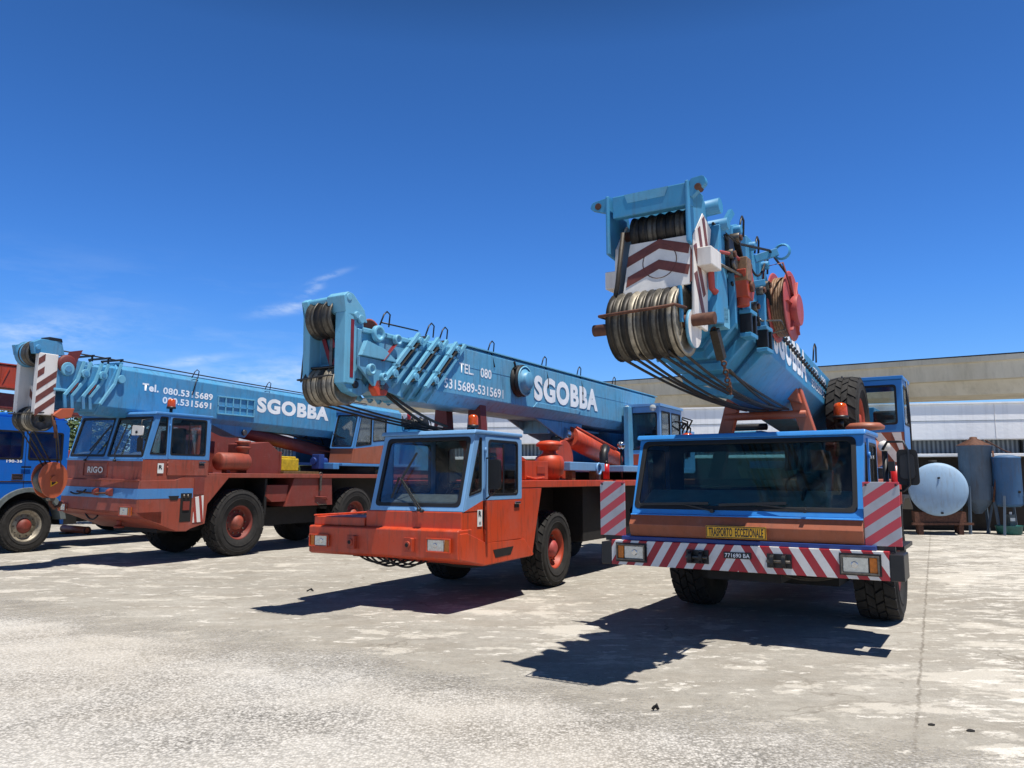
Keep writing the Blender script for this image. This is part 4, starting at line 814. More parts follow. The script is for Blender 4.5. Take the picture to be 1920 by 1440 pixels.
    for y, z in ((-1.62, 3.74), (-1.40, 3.95), (-1.10, 3.74), (-.86, 3.40), (-.60, 3.62), (-.35, 3.72)):
        q = MB(); q.cyl((.44, y, z), (.53, y, z), .05, 'steel', 14); q.cyl((.53, y, z), (.55, y, z), .03, 'rust', 8); q.bar((.49, y, z), (.49, y + .16, z - .20), .03, .06, 'sheave_d', (1, 0, 0)); q.build('locking_pin', T, .004)
    for k_, (y, z) in enumerate(((-1.72, 3.9), (-1.55, 3.5), (-1.25, 3.3), (-.95, 3.85))):
        q = MB(); q.tube(sag((.48, y, z), (.50, y + .55, z - .12 + .07 * k_), .05 + .03 * k_), .012, 'black', 6); q.build('hydraulic_hose', T)
    for x in (-.30, -.1, .1, .3):
        q = MB(); q.cyl((x, -.62, 3.34), (x, -.70, 3.34), .03, 'steel', 8); q.build('bolt', T)
    q = MB(); q.box(.35, .46, -1.75, -1.58, 3.06, 3.24, 'edge'); q.box(.36, .45, -1.752, -1.75, 3.10, 3.20, 'under'); q.build('guide_block', T, .01)
    q = MB(); q.box(.40, .50, -1.66, -1.50, 3.60, 3.90, 'sheave_d'); q.cyl((.5, -1.58, 3.66), (.54, -1.58, 3.66), .06, 'steel', 12); q.build('latch', T, .01)
    t = MB(); t.cyl((-.30, -1.88, 4.08), (.50, -1.88, 4.12), .07, B, 16); t.cyl((-.3, -1.72, 3.98), (.52, -1.72, 4.0), .055, B, 14); t.bar((.44, -1.75, 3.9), (.50, -1.55, 4.16), .04, .06, B); t.tube([(.40, -1.8, 4.0), (.5, -1.4, 3.9), (.6, -.6, 4.02), (.62, .1, 3.92)], .013, 'black'); t.build('tip_roller', T)
    for y, z in ((-1.1, 4.12), (-.55, 4.06), (-.2, 3.95)): hoop(T, .46, y, z - .05, .2, .07)
    for y in (2.2, 4.2): hoop(T, .46, y, 3.48 + sl_ * y, .24, .1)
    # rope reel with red flanges
    rl = MB(); c0 = (.50, .10, 3.57)
    for x in (.47, .635): rl.ring((x, c0[1], c0[2]), (1, 0, 0), [(.06, 0), (.37, 0), (.385, .012), (.37, .024), (.06, .024)], 'reelred', 32)
    for k in range(6):
        t_ = k * math.pi / 3; rl.bar((.667, c0[1], c0[2]), (.667, c0[1] + math.cos(t_) * .34, c0[2] + math.sin(t_) * .34), .012, .045, 'reelred', (1, 0, 0))
    rl.cyl((.66, c0[1], c0[2] - .05), (.735, c0[1], c0[2] - .05), .17, 'reelred', 26); rl.cyl((.40, c0[1], c0[2]), (.47, c0[1], c0[2]), .08, B, 14); reel = rl.build('hose_reel', T, .006)
    ho = MB()
    for i in range(6): ho.ring((.505 + i * .025, c0[1], c0[2]), (1, 0, 0), [(.31 - .0 * i + .016 * math.cos(a_), .016 * math.sin(a_)) for a_ in [k_ * math.pi / 3 for k_ in range(6)]], 'hose', 30, closed=True)
    ho.ring((.57, c0[1], c0[2]), (1, 0, 0), [(.3, -.075), (.3, .065)], 'hose', 30); ho.build('wound_hose', reel)
    fr = MB(); fr.tube([(.45, -.32, 3.62), (.47, -.32, 3.93), (.665, -.32, 3.95), (.69, .1, 3.6)], .011, 'maroon', 6); fr.build('reel_frame', reel); fr = MB(); fr.tube([(.46, -.6, 3.35), (.5, -.62, 3.3), (.64, -.4, 3.33), (.66, -.3, 3.25), (.56, -.42, 3.2)], .010, 'steel', 6); fr.build('reel_frame', reel)
    y0 = -.02
    for nm, s, y, z, w, hh, bo in (('lettering', 'SGOBBA', .0, 3.075, 1.62, .38, .05), ('lettering', 'TEL. 080', 2.05, 3.27, .8, .11, .008), ('lettering', '5315689-5315691', 1.9, 3.09, 1.35, .11, .008)):
        text(T, s, (.466, y, z + sl_ * y), (0, 1, sl_), (0, 0, 1), w, hh, 'letter', nm, bo, .003)
    r = MB(); pts = [(.49, -.05 + i * .5, 3.33 - .018 * i + sl_ * (i * .5)) for i in range(9)]; r.tube(pts, .012, 'black', 6)
    for i in range(30): y = -.1 + i * .13; r.bar((.478, y, 3.33 - .036 * y + sl_ * y - .02), (.505, y + .05, 3.33 - .036 * y + sl_ * y + .02), .012, .03, 'black')
    r.build('cable_chain', T)
    # boom head
    hd = MB(); H_ = B
    hd.box(-.315, .385, -2.38, -2.30, 4.0, 4.2, H_); hd.prism([(-2.30, 4.0), (-2.30, 4.2), (-1.98, 4.2), (-2.05, 4.05)], 'x', .36, .385, H_); hd.box(-.315, .385, -2.30, -2.0, 4.17, 4.2, H_)
    for x in (-.345, .385): hd.prism([(-2.40, 3.68), (-2.40, 4.21), (-2.15, 4.24), (-1.95, 4.15), (-1.85, 3.9), (-2.2, 3.66)], 'x', x - .03, x, H_)
    head = hd.build('boom_head', T, .01)
    nt_ = MB(); nt_.panel([(-.17, 4.115), (.17, 4.115), (.205, 4.195), (-.20, 4.195)], [], (0, -2.3805, 0), (1, 0, 0), (0, 0, 1), .004, 'boom2'); nt_.build('head_recess', head)
    for sx in (-1, 1):
        p = MB(); x0, x1 = (-.545, -.376) if sx < 0 else (.386, .53)
        po = [(x0, 4.13), (x0 + .02, 4.19), (x1, 4.21), (x1, 4.07)] if sx < 0 else [(x0, 4.06), (x0, 4.23), (x1 - .02, 4.24), (x1, 4.17)]
        p.prism(rpoly(po, .03), 'y', -2.36, -2.30, H_); p.cyl(((x0 + x1) / 2, -2.37, 4.145), ((x0 + x1) / 2, -2.29, 4.145), .03, 'rust', 12); p.build('head_lug', head, .006)
    pl = MB(); pl.panel([(-.245, 3.30), (.36, 3.33), (.375, 3.70), (.34, 3.765), (-.19, 3.765)], [], (0, -2.33, 0), (1, 0, 0), (0, 0, 1), .02, 'white'); pl.prism([(-2.33, 3.0), (-2.33, 3.75), (-2.05, 4.02), (-1.82, 3.93), (-1.95, 3.55), (-2.0, 2.98)], 'x', .362, .392, 'chevw'); pl.prism([(-2.33, 3.0), (-2.33, 3.75), (-2.05, 4.02), (-1.82, 3.93), (-1.95, 3.55), (-2.0, 2.98)], 'x', -.34, -.31, 'chevw'); pl.v = [(x, y + max(0, z - 3.3) * .11 if y < -2.2 and abs(x) < .377 and z > 3.28 else y, z) for x, y, z in pl.v]; plate = pl.build('striped_plate', head, .006)
    ch = MB()
    for x in (0,):
        for z0 in (3.585, 3.40):
            tri_h(ch, [(-.212, z0 - .03), (.085, z0 + .10), (.345, z0 + .015), (.36, z0 + .10), (.085, z0 + .185), (-.20, z0 + .065)], -2.3505, 'chev')
    for z in (3.42, 3.66):
        ch.panel([(-2.325, z), (-2.25, z + .04), (-2.04, z - .36), (-2.10, z - .40)], [], (.3925, 0, 0), (0, 1, 0), (0, 0, 1), .003, 'chev')
    for y in (-2.20, -2.08): ch.panel([(y, 3.84 + (y + 2.2) * 1.0), (y + .06, 3.88 + (y + 2.2) * 1.0), (y + .15, 3.60 + (y + 2.2)), (y + .10, 3.56 + (y + 2.2))], [], (.3925, 0, 0), (0, 1, 0), (0, 0, 1), .003, 'chev')
    ch.panel([(.362, 3.34), (.378, 3.36), (.378, 3.62), (.362, 3.66)], [], (0, -2.3505, 0), (1, 0, 0), (0, 0, 1), .003, 'chev'); ch.v = [(x, y + max(0, z - 3.3) * .11 if y < -2.345 else y, z) for x, y, z in ch.v]; ch.build('brown_chevron', plate)
    rg = MB(); rg.ring((.09, -2.352, 3.57), (0, 1, 0), [(.148, 0), (.152, -.004), (.156, 0)], 'rust', 30); rg.v = [(x, y + (z - 3.3) * .11, z) for x, y, z in rg.v]; rg.build('inspection_ring', plate)
    sheaves(head, -.20, .30, 6, (-2.12, 3.89), .165, ['sheave_d', 'sheave_d', 'sheave'])
    ax = MB(); ax.cyl((-.30, -2.12, 3.90), (.37, -2.12, 3.90), .045, 'rust', 14); ax.build('sheave_axle', head)
    sheaves(head, -.30, .31, 9, (-2.30, 3.03), .30, ['sheave_d', 'sheave', 'sheave_d', 'sheave_l', 'sheave'])
    ax = MB(); ax.cyl((-.545, -2.30, 3.03), (.55, -2.30, 3.03), .052, 'rust', 18); ax.build('sheave_axle', head)
    gd = MB(); gd.tube([(-.36, -2.36, 3.10), (-.34, -2.63, 3.08), (.26, -2.63, 3.10), (.30, -2.58, 3.12), (.34, -2.4, 3.12)], .014, 'rust', 7); gd.build('rope_guard', head)
    ds = MB(); ds.cyl((.335, -2.25, 2.97), (.362, -2.25, 2.97), .165, 'boom2', 28, mc='chevw'); ds.bar((.31, -2.45, 3.3), (.31, -2.42, 3.0), .02, .05, B); ds.build('end_disc', head)
    bx = MB(); bx.box(.393, .52, -2.25, -1.98, 3.50, 3.66, 'chevw'); bx.build('white_box', head, .008); bx = MB(); bx.box(-.48, -.345, -2.2, -2.0, 3.42, 3.58, 'chevw'); bx.build('white_box', head, .008)
    cb = MB(); cb.tube([(-.225, -2.36, 3.86), (-.27, -2.4, 3.4), (-.33, -2.42, 3.05)], .02, 'rope', 7); cb.build('rope_end', head)
    hk = MB(); hk.prism([(-1.52, 3.62), (-1.30, 3.68), (-1.2, 3.5), (-1.28, 3.36), (-1.45, 3.38)], 'x', .47, .60, 'orange_d'); hk.box(.46, .61, -1.50, -1.34, 3.52, 3.74, 'hose'); hk.cyl((.53, -1.38, 3.30), (.53, -1.38, 3.42), .06, 'orange_d', 12); hk.cyl((.60, -1.36, 3.48), (.63, -1.36, 3.48), .05, 'rust', 12); hk.tube([(.40, -1.95, 3.72), (.52, -1.6, 3.74), (.55, -1.42, 3.7)], .018, 'reelred', 6); hk.build('hook_ball', T, .02)
    mg = MB(); mg.tube([(.42, -1.98, 3.70), (.43, -1.98, 3.36), (.45, -1.93, 3.33)], .03, 'reelred', 8); mg.tube([(.43, -1.9, 3.62), (.56, -1.5, 3.56), (.56, -1.3, 3.50)], .014, 'steel', 6); mg.build('limit_switch', T)
    cn = MB(); random.seed(8)
    for i in range(16): z = 3.02 - i * .034; cn.ring((.40 + random.uniform(-.012, .012), -1.85 + i * .03, z), (1, 0, 0) if i % 2 else (0, 1, 0), [(.022 + .008 * math.cos(a_), .008 * math.sin(a_)) for a_ in [k_ * math.pi / 2 for k_ in range(4)]], 'rust', 10, closed=True)
    cn.bar((.40, -1.85, 3.02), (.41, -1.7, 2.78), .07, .07, 'rope'); cn.build('chain', T)
    for i in range(7):
        r = MB(); r.tube(sag((-.25 + i * .09, -2.44 + .03 * (i * 3 % 5), 2.76), (-.20 + i * .08 + .02 * (i % 2), 1.30, 2.565), .07 + .022 * (i * 5 % 4), 14), .013, 'rope', 7); r.build('hoist_rope', T)
    for i in range(2):
        r = MB(); r.tube(sag((.40 + .02 * i, -1.5, 2.7), (.30 - .1 * i, 1.3, 2.56), .02 + .02 * i), .014, 'rope', 6); r.build('hoist_rope', T)
    ns = MB(); ns.prism([(-.40, 2.76), (-.34, 2.60), (.10, 2.50), (.14, 2.54), (-.22, 2.66), (-.22, 2.86)], 'y', -.52, -.40, B); ns.tube([(-.5, -.5, 2.95), (-.62, -.52, 2.96), (-.66, -.52, 2.94)], .02, B); shear(ns).build('boom_nose_plate', T, .008)
    lc = MB(); lc.cyl((0, 4.3, 2.15), (0, 7.0, 1.98), .16, 'terra', 20); lc.build('lift_cylinder', T)
crane1(C1)

# ================================================================== CRANE: brick red and blue, left of the row
C3 = empty('mobile_crane', (-8.396, 16.161, 0), -R(28.1), R(1.2), 'brick-red mobile crane with blue-striped front, split windscreen and hook block hanging ahead of it', 'mobile crane', 'blue-boomed mobile cranes parked in a row')
def crane3(T):
    P = 'cab3b'
    Lw = math.hypot(.24, .90)
    w1 = rpoly([(-1.17, .055), (-.05, .055), (-.05, Lw - .05), (-1.14, Lw - .05)], .05); w2 = rpoly([(.06, .055), (1.15, .055), (1.12, Lw - .05), (.06, Lw - .05)], .05)
    q = rpoly([(.13, 2.24), (.50, 2.24), (.50, 3.0), (.33, 3.0)], .03)
    cab(T, -1.22, 1.20, -.01, 2.135, .23, 3.045, 1.60, 2.145, .5, [w1, w2], q, (.55, 1.55), rr(.60, 1.47, 2.24, 2.99, .05), 1.82, P, 'brick', 'glass2')
    b = MB(); b.prism([(-.02, 1.71), (-.02, 2.13), (1.60, 2.13), (1.60, 1.71)], 'x', -1.235, 1.196, 'brick'); b.build('cab_lower_body', T, .01)
    b = MB(); b.box(-1.24, 1.2, -.03, -.021, 2.095, 2.134, P); b.build('cab_trim', T)
    f = MB(); f.panel(rr(-.66, .13, 1.765, 2.06, .03), [rr(-.64, .11, 1.785, 2.04, .02)], (0, -.022, 0), (1, 0, 0), (0, 0, 1), .012, 'brick_d'); pl = f.build('name_plate', T)
    text(pl, 'RIGO', (-.50, -.034, 1.84), (1, 0, 0), (0, 0, 1), .50, .13, 'chevw', 'lettering', .03, .002)
    b = MB(); b.prism([(-.10, 1.10), (-.06, 1.71), (.75, 1.72), (1.05, 1.83), (1.72, 1.83), (2.2, 1.80), (1.62, 1.20), (1.58, .80), (1.25, .72), (1.12, .66), (.88, .67), (.0, 1.0)], 'x', -1.25, 1.205, 'brick'); b.prism([(-.10, 1.10), (.0, .99), (.5, .84), (.5, 1.1)], 'x', -1.25, 1.205, 'brick_d'); b.build('lower_front_body', T, .014)
    b = MB(); b.prism([(-.0995, 1.35), (-.0865, 1.55), (-.07, 1.55), (-.07, 1.35)], 'x', -1.246, 1.206, P); b.box(1.2055, 1.2085, -.07, 1.22, 1.35, 1.55, P); b.build('blue_band', T)
    b = MB(); b.bar((-.35, -.12, 1.715), (1.2, -.075, 1.715), .05, .03, 'brick'); b.build('step_edge', T, .005)
    headlight(T, .74, 1.09, 1.01, 1.20, -.118, 1, 'brick'); headlight(T, -1.23, -.98, 1.03, 1.20, -.118, -1, 'brick')
    h = MB(); h.box(1.2065, 1.2095, .92, 1.20, .86, 1.45, 'under'); h.box(1.2095, 1.225, .98, 1.14, 1.10, 1.28, 'brick_d'); h.cyl((1.21, 1.0, 1.36), (1.21, 1.0, 1.42), .02, 'steel'); h.cyl((1.21, 1.1, 1.36), (1.21, 1.1, 1.42), .02, 'steel'); h.prism([(.62, 1.40), (.88, 1.40), (.84, 1.31), (.68, 1.31)], 'x', 1.209, 1.212, 'under'); h.build('service_recess', T)
    s = MB(); s.prism([(1.27, 1.36), (1.50, 1.40), (1.52, .84), (1.25, .83)], 'x', 1.2055, 1.2155, 'stripew_y'); s.box(1.206, 1.218, 1.24, 1.50, 1.42, 1.78, 'brick_d'); s.build('mudguard_flap', T, .004)
    s = MB(); s.box(1.2075, 1.2105, .32, .46, 1.86, 2.06, 'sticker'); s.build('sticker', T); text(T, 'R', (1.211, .345, 1.94), (0, 1, 0), (0, 0, 1), .085, .085, 'blackp', 'sticker_mark', .03)
    for x in (-.02, .42):
        k = MB(); k.prism(rpoly([(-.10, 1.38), (-.20, 1.42), (-.20, 1.50), (-.10, 1.55)], .03), 'x', x - .05, x + .05, 'brick_d'); k.build('tow_lug', T, .008)
    k = MB(); k.tube(sag((-.6, -.16, 1.46), (.38, -.17, 1.45), .02), .02, 'rust'); k.tube(sag((-.75, -.2, 1.44), (-.3, -.17, 1.5), .06), .018, 'black'); k.build('tow_chain', T)
    k = MB(); k.tube(sag((-.5, .0, 1.0), (-.1, .0, .98), .1), .018, 'black'); k.build('hydraulic_hose', T)
    k = MB(); k.cyl((.1, .35, .75), (.1, .35, .92), .05, 'brick_d'); k.cyl((.1, .35, .72), (.1, .35, .76), .10, 'brick_d'); k.build('coupling', T)
    wiper(T, (-.55, -.07, 2.10), (-.20, .02, 2.55), (-.45, -.05, 2.30), (-.02, .1, 2.82)); wiper(T, (.40, -.07, 2.10), (.36, -.03, 2.4), (.34, -.05, 2.2), (.48, .10, 2.82))
    seat(T, .6, .95, 2.14); seat(T, -.6, .95, 2.14); steering(T, .55, .45, 2.5)
    d = MB(); d.prism([(.06, 2.135), (.06, 2.22), (.32, 2.30), (.4, 2.135)], 'x', -1.15, 1.14, 'insideg'); d.build('dashboard', T, .02)
    m = MB(); m.tube([(1.18, .15, 2.95), (1.23, -.12, 2.9), (1.22, -.14, 2.55), (1.18, -.02, 2.2)], .016, 'blackp', 6); mm = m.build('mirror_arm', T)
    m = MB(); m.prism(rpoly([(1.04, 2.60), (1.36, 2.60), (1.38, 2.78), (1.06, 2.80)], .03), 'y', -.20, -.17, 'white'); m.cyl((1.2, -.215, 2.66), (1.2, -.2, 2.66), .03, 'blackp', 10); m.build('wing_mirror', mm, .01)
    m = MB(); m.prism(rpoly([(1.16, 2.28), (1.28, 2.28), (1.28, 2.56), (1.16, 2.56)], .03), 'y', -.15, -.10, 'black'); m.build('wing_mirror', mm, .012)
    beacon(T, .95, .75, 3.09, 1.1)
    b = MB(); b.box(1.12, 1.20, 1.62, 10.2, 1.77, 1.87, 'brick'); b.box(-1.2, 1.12, 1.62, 10.2, 1.80, 1.86, 'brick_d'); b.box(-1.25, -1.17, 1.62, 10.2, 1.77, 1.87, 'brick'); b.build('deck', T, .01)
    b = MB(); b.box(-.42, -.28, .2, 10, 1.0, 1.78, 'under'); b.box(.28, .42, .2, 10, 1.0, 1.78, 'under'); b.cyl((-1, 2.58, .75), (1, 2.58, .75), .15, 'under'); b.cyl((-1, 6.6, .75), (1, 6.6, .75), .15, 'under'); b.box(-1.1, 1.1, 3.35, 3.42, .9, 1.75, 'under'); b.box(-.7, .7, .8, 5.6, .62, 1.05, 'under'); b.build('chassis', T)
    b = MB(); b.prism([(4.0, 1.08), (4.25, 1.765), (5.62, 1.765), (5.68, 1.08)], 'x', -1.2, 1.15, 'brick_d'); b.prism([(3.35, 1.35), (3.6, 1.2), (4.05, 1.2), (4.12, 1.6), (3.4, 1.6)], 'x', .7, 1.1, 'brick_d'); b.tube([(1.17, 5.0, 1.3), (1.18, 5.4, 1.28), (1.18, 5.45, 1.2)], .02, 'brick_d'); b.build('outrigger_box', T, .015)
    l = MB(); l.bar((1.19, 5.15, 1.45), (1.19, 5.15, 1.80), .04, .06, 'steel'); l.ring((1.19, 5.15, 1.86), (1, 0, 0), [(.05 + .015 * math.cos(a_), .015 * math.sin(a_)) for a_ in range(6)], 'steel', 14, closed=True); l.tube([(1.2, 5.05, 1.15), (1.2, 5.1, 1.10), (1.2, 5.4, 1.1)], .014, 'steel'); l.build('lashing_hook', T)
    wh = Wheel(.75, .46, .37, 'brick_d', 'brick', 26)
    for y in (2.60, 6.62): wh.put(T, .95, y, .77, False); wh.put(T, -.95, y, .735, True)
    t = MB(); t.ring((1.0, 2.0, 2.13), (0, 1, 0), [(0, 0), (.17, 0), (.20, .03), (.20, .80), (.17, .84), (0, .84)], 'brick', 26); t.box(.92, 1.08, 2.2, 2.3, 1.87, 1.97, 'brick_d'); t.build('air_tank', T)
    t = MB(); t.ring((.95, 2.75, 2.28), (0, 0, 1), [(.12, 0), (.12, .14), (.17, .15), (.17, .2), (.13, .22), (.13, .27), (.18, .28), (.17, .33), (0, .34)], 'brick', 24); t.build('air_cleaner', T)
    t = MB(); t.prism([(2.9, 1.87), (2.9, 2.55), (3.55, 2.62), (3.95, 2.36), (3.95, 1.87)], 'x', .3, .95, 'brick_d'); t.box(.28, .97, 3.92, 3.98, 1.87, 2.40, 'brick_d'); t.box(-1.1, .2, 1.8, 2.6, 1.87, 2.6, 'brick_d'); t.build('engine_housing', T, .012)
    t = MB(); t.bar((.55, 1.78, 1.87), (.50, 1.86, 3.02), .16, .10, 'terra', (0, 1, 0)); t.bar((-.55, 1.78, 1.87), (-.5, 1.86, 3.02), .16, .10, 'terra', (0, 1, 0)); t.box(-.6, .6, 1.76, 1.9, 2.72, 2.82, 'terra'); t.build('boom_rest', T, .012)
    t = MB(); t.box(.35, 1.08, 3.95, 5.2, 1.865, 1.93, 'wood'); t.build('wooden_plank', T); t = MB(); t.box(.15, .62, 4.35, 4.95, 1.935, 2.25, 'yell2'); t.box(.2, .57, 4.4, 4.9, 2.25, 2.30, 'yell2'); t.build('yellow_box', T, .03)
    t = MB(); t.cyl((0, 7.2, 1.86), (0, 7.2, 2.08), 1.05, 'under', 36); t.box(-1.15, 1.2, 5.95, 9.6, 2.09, 2.165, P); t.box(-.62, -.5, 6.0, 9.6, 2.17, 3.4, 'boom3'); t.box(.42, .52, 8.0, 9.6, 2.17, 3.4, 'boom3'); t.box(.55, .80, 5.5, 5.7, 2.0, 2.38, 'navy'); t.cyl((.62, 5.45, 2.2), (.62, 5.95, 2.2), .10, 'navy', 14); t.box(.5, 1.1, 5.72, 5.95, 2.0, 2.16, P); t.box(-1.1, 1.1, 9.4, 10.4, 2.0, 3.2, 'boom3'); t.build('superstructure', T, .012)
    X0, X1, ya, yk, zt = .41, 1.20, 6.60, 7.92, 3.56
    b = MB()
    fw = [(X0 + .04, 2.60), (X1 - .05, 2.60), (X1 - .05, 3.42), (X0 + .04, 3.42)]
    b.prism([(6.32, 2.17), (6.37, 2.56), (6.41, 2.56), (6.41, 2.17)], 'x', X0, X1, 'brown'); v_ = Vector((0, .26, 1.0)); 
    Lf = math.hypot(.26, 1.0); hole = rr(X0 + .05, X1 - .05, .05, Lf - .09, .05); b.panel([(X0, 0), (X1, 0), (X1, Lf), (X0, Lf)], [hole], (0, 6.37, 2.561), (1, 0, 0), v_, .035, P)
    s1 = rpoly([(6.48, 2.62), (7.14, 2.70), (7.14, 3.44), (6.68, 3.44)], .04); s2 = rpoly([(7.21, 2.78), (7.80, 2.84), (7.80, 3.44), (7.21, 3.44)], .04)
    b.panel([(6.415, 2.561), (yk, 2.72), (yk, zt), (6.67, zt)], [s1, s2], (X1 - .04, 0, 0), (0, 1, 0), (0, 0, 1), .04, P); b.prism([(6.42, 2.17), (6.42, 2.56), (yk, 2.719), (yk, 2.17)], 'x', X1 - .04, X1, 'brown')
    b.box(X0, X0 + .04, 6.66, yk, 2.17, zt, P); b.box(X0 + .04, X1 - .04, yk - .04, yk, 2.17, zt, P); b.box(X0 - .03, X1 + .04, 6.55, yk + .03, zt + .001, zt + .06, P); oc = b.build('operator_cab', T, .01)
    nv = Vector((1, 0, 0)).cross(v_.normalized())
    window(oc, Vector((0, 6.37, 2.561)) + nv * .035, (1, 0, 0), v_, hole, 'window', 'glass', .02); window(oc, (X1, 0, 0), (0, 1, 0), (0, 0, 1), s1, 'window', 'glass', .02); window(oc, (X1, 0, 0), (0, 1, 0), (0, 0, 1), s2, 'window', 'glass', .02)
    wiper(oc, (X0 + .1, 6.39, 2.95), (X0 + .25, 6.42, 2.86), (X0 + .15, 6.41, 2.9), (X0 + .45, 6.41, 2.84)); seat(T, .82, 7.4, 2.3)
    # boom
    B = 'boom3'; bm = MB(); sec = hexsec(.40, 3.0, 3.17, 4.06, .25, .285)
    fr = lambda z: -.48 + max(0, z - 3.17) * .38
    loft(bm, [(fr, sec), (lambda z: 9.6, sec)], B); bm.v = [(x, y, z - .022 * max(0, y)) for x, y, z in bm.v]; boom = bm.build('boom', T, .012)
    e = MB(); e.box(.25, .29, .3, 9.6, 4.055, 4.072, 'edge'); e.v = [(x, y, z - .022 * max(0, y)) for x, y, z in e.v]; e.build('seam_lit_edge', boom)  # pale strip paints the lit top edge into the boom colour
    r = MB(); y0, y1, z0, z1 = 2.42, 3.55, 3.22, 3.62
    r.box(.4005, .43, y0, y1, z0, z0 + .03, 'edge'); r.box(.4005, .43, y0, y1, z1, z1 + .03, 'edge'); r.box(.4005, .42, y0, y1, 3.40, 3.425, B)
    for i in range(6): yy = lerp(y0, y1 - .03, i / 5); r.box(.4005, .428, yy, yy + .03, z0 + .03, 3.40, 'edge'); r.box(.4005, .428, yy, yy + .03, 3.425, z1, 'edge')
    r.build('stiffener_ribs', boom, .004)
    r = MB(); r.prism([(y0 - .1, 3.0), (y0, 3.2), (y1, 3.2), (y1 + .1, 2.98), (3.4, 2.72), (3.1, 2.74)], 'x', -.2, .3, B); r.cyl((.3, 3.35, 2.84), (.36, 3.35, 2.84), .07, 'steel', 14); r.build('cylinder_bracket', T, .01)
    for k, (s, ya_) in enumerate(((.03, -.80), (.06, -1.15))):
        q_ = MB(); sc = hexsec(.40 - s, 3.03 + s * .5, 3.2 + s * .4, 4.03 - s * .6, .24); f2_ = (lambda a: (lambda z: a + max(0, z - 3.2) * .38))(ya_); loft(q_, [(f2_, sc), (lambda z: .6, sc)], B); q_.build('boom_section', T, .01)
        for sx in (1, -1):
            c = MB(); X = sx * (.40 - s + .03); a = ya_
            for dy in (0, .14): c.bar((X, a + dy + .30, 4.02), (X, a + dy + .18, 3.62), .06, .04, 'edge', (1, 0, 0)); c.bar((X, a + dy + .18, 3.63), (X, a + dy - .05, 3.32), .06, .04, 'edge', (1, 0, 0)); c.bar((X, a + dy - .05, 3.33), (X, a + dy - .02, 3.08), .06, .04, 'boom3', (1, 0, 0))
            c.bar((X - sx * .02, a + .2, 3.58), (X - sx * .02, a + .06, 3.38), .012, .10, 'maroon', (1, 0, 0)); c.cyl((X, a + .32, 3.78), (X + sx * .06, a + .32, 3.78), .085, 'edge', 14); c.cyl((X + sx * .06, a + .32, 3.78), (X + sx * .07, a + .32, 3.78), .05, B, 12); c.build('boom_collar', T, .008)
    c = MB()
    for sx in (1, -1):
        X = sx * .43
        c.bar((X, -.10, 4.06), (X, -.22, 3.62), .06, .04, 'edge', (1, 0, 0)); c.bar((X, -.22, 3.63), (X, -.50, 3.20), .06, .05, 'edge', (1, 0, 0)); c.cyl((sx * .42, -.08, 3.75), (sx * .47, -.08, 3.75), .085, 'edge', 14)
    c.box(-.44, .44, -.12, -.06, 4.052, 4.10, B); c.build('boom_collar', T, .008)
    s = MB(); s.prism([(-1.42, 3.40), (-1.38, 4.05), (-.75, 4.02), (-.75, 3.55), (-.95, 3.4)], 'x', -.33, .33, B); s.cyl((.33, -1.18, 3.83), (.40, -1.18, 3.83), .13, 'edge', 20); s.cyl((.40, -1.18, 3.83), (.42, -1.18, 3.83), .07, B, 16); s.bar((.345, -1.4, 3.42), (.345, -.95, 3.42), .03, .05, 'edge'); s.build('boom_section', T, .01)
    h = MB()
    for y in (-.65, -.3, -.02): h.bar((-.3, y, 4.05), (-.3, y, 4.16), .03, .03, 'blackp'); h.bar((.3, y, 4.05), (.3, y, 4.16), .03, .03, 'blackp'); h.bar((-.34, y, 4.16), (.36, y, 4.16), .04, .03, 'blackp', (0, 1, 0))
    h.tube([(.3, -1.6, 4.18), (.3, -.6, 4.16), (.3, 3, 4.05), (.3, 8, 3.92)], .014, 'rope'); hoop(T, .4, 1.75, 3.98, .2, .08, name='wire_loop'); hoop(T, .4, 3.95, 3.94, .2, .08, name='wire_loop'); h.tube([(.42, 1.8, 4.0), (.42, 1.75, 3.8), (.41, 1.7, 3.6)], .012, 'blackp'); hoop(T, .4, 7.0, 3.88, .16, .08, name='wire_loop'); h.build('rope_guide', T)
    text(T, 'Tel.', (.4015, .44, 3.575), (0, 1, -.022), (0, 0, 1), .40, .16, 'letter', 'lettering', .04); text(T, '080.5315689', (.4015, .95, 3.55), (0, 1, -.022), (0, 0, 1), 1.33, .15, 'letter', 'lettering', .03); text(T, '080.5315691', (.4015, .95, 3.345), (0, 1, -.022), (0, 0, 1), 1.30, .15, 'letter', 'lettering', .03)
    text(T, 'SGOBBA', (.4015, 3.64, 3.36), (0, 1, -.022), (0, 0, 1), 2.60, .38, 'letter', 'lettering', .052)
    # head
    hd = MB()
    for x0, x1 in ((-.36, -.24), (.22, .34)): hd.box(x0, x1, -1.92, -1.55, 2.92, 4.08, 'chevw')
    hd.box(-.24, .22, -1.70, -1.6, 3.0, 3.5, 'chevw'); hd.box(-.3, .3, -1.56, -1.35, 3.45, 4.0, B); hd.prism([(-2.0, 4.05), (-2.05, 4.26), (-1.9, 4.34), (-1.5, 4.34), (-1.42, 4.08)], 'x', .20, .33, B); hd.prism([(-2.0, 4.05), (-2.05, 4.24), (-1.9, 4.28), (-1.6, 4.2), (-1.5, 4.05)], 'x', -.36, -.25, B); hd.box(.05, .33, -1.75, -1.5, 4.34, 4.40, 'blackp'); hd.cyl((-.4, -1.95, 4.17), (.36, -1.95, 4.17), .05, B, 14)
    head = hd.build('boom_head', T, .012)
    cv = MB()
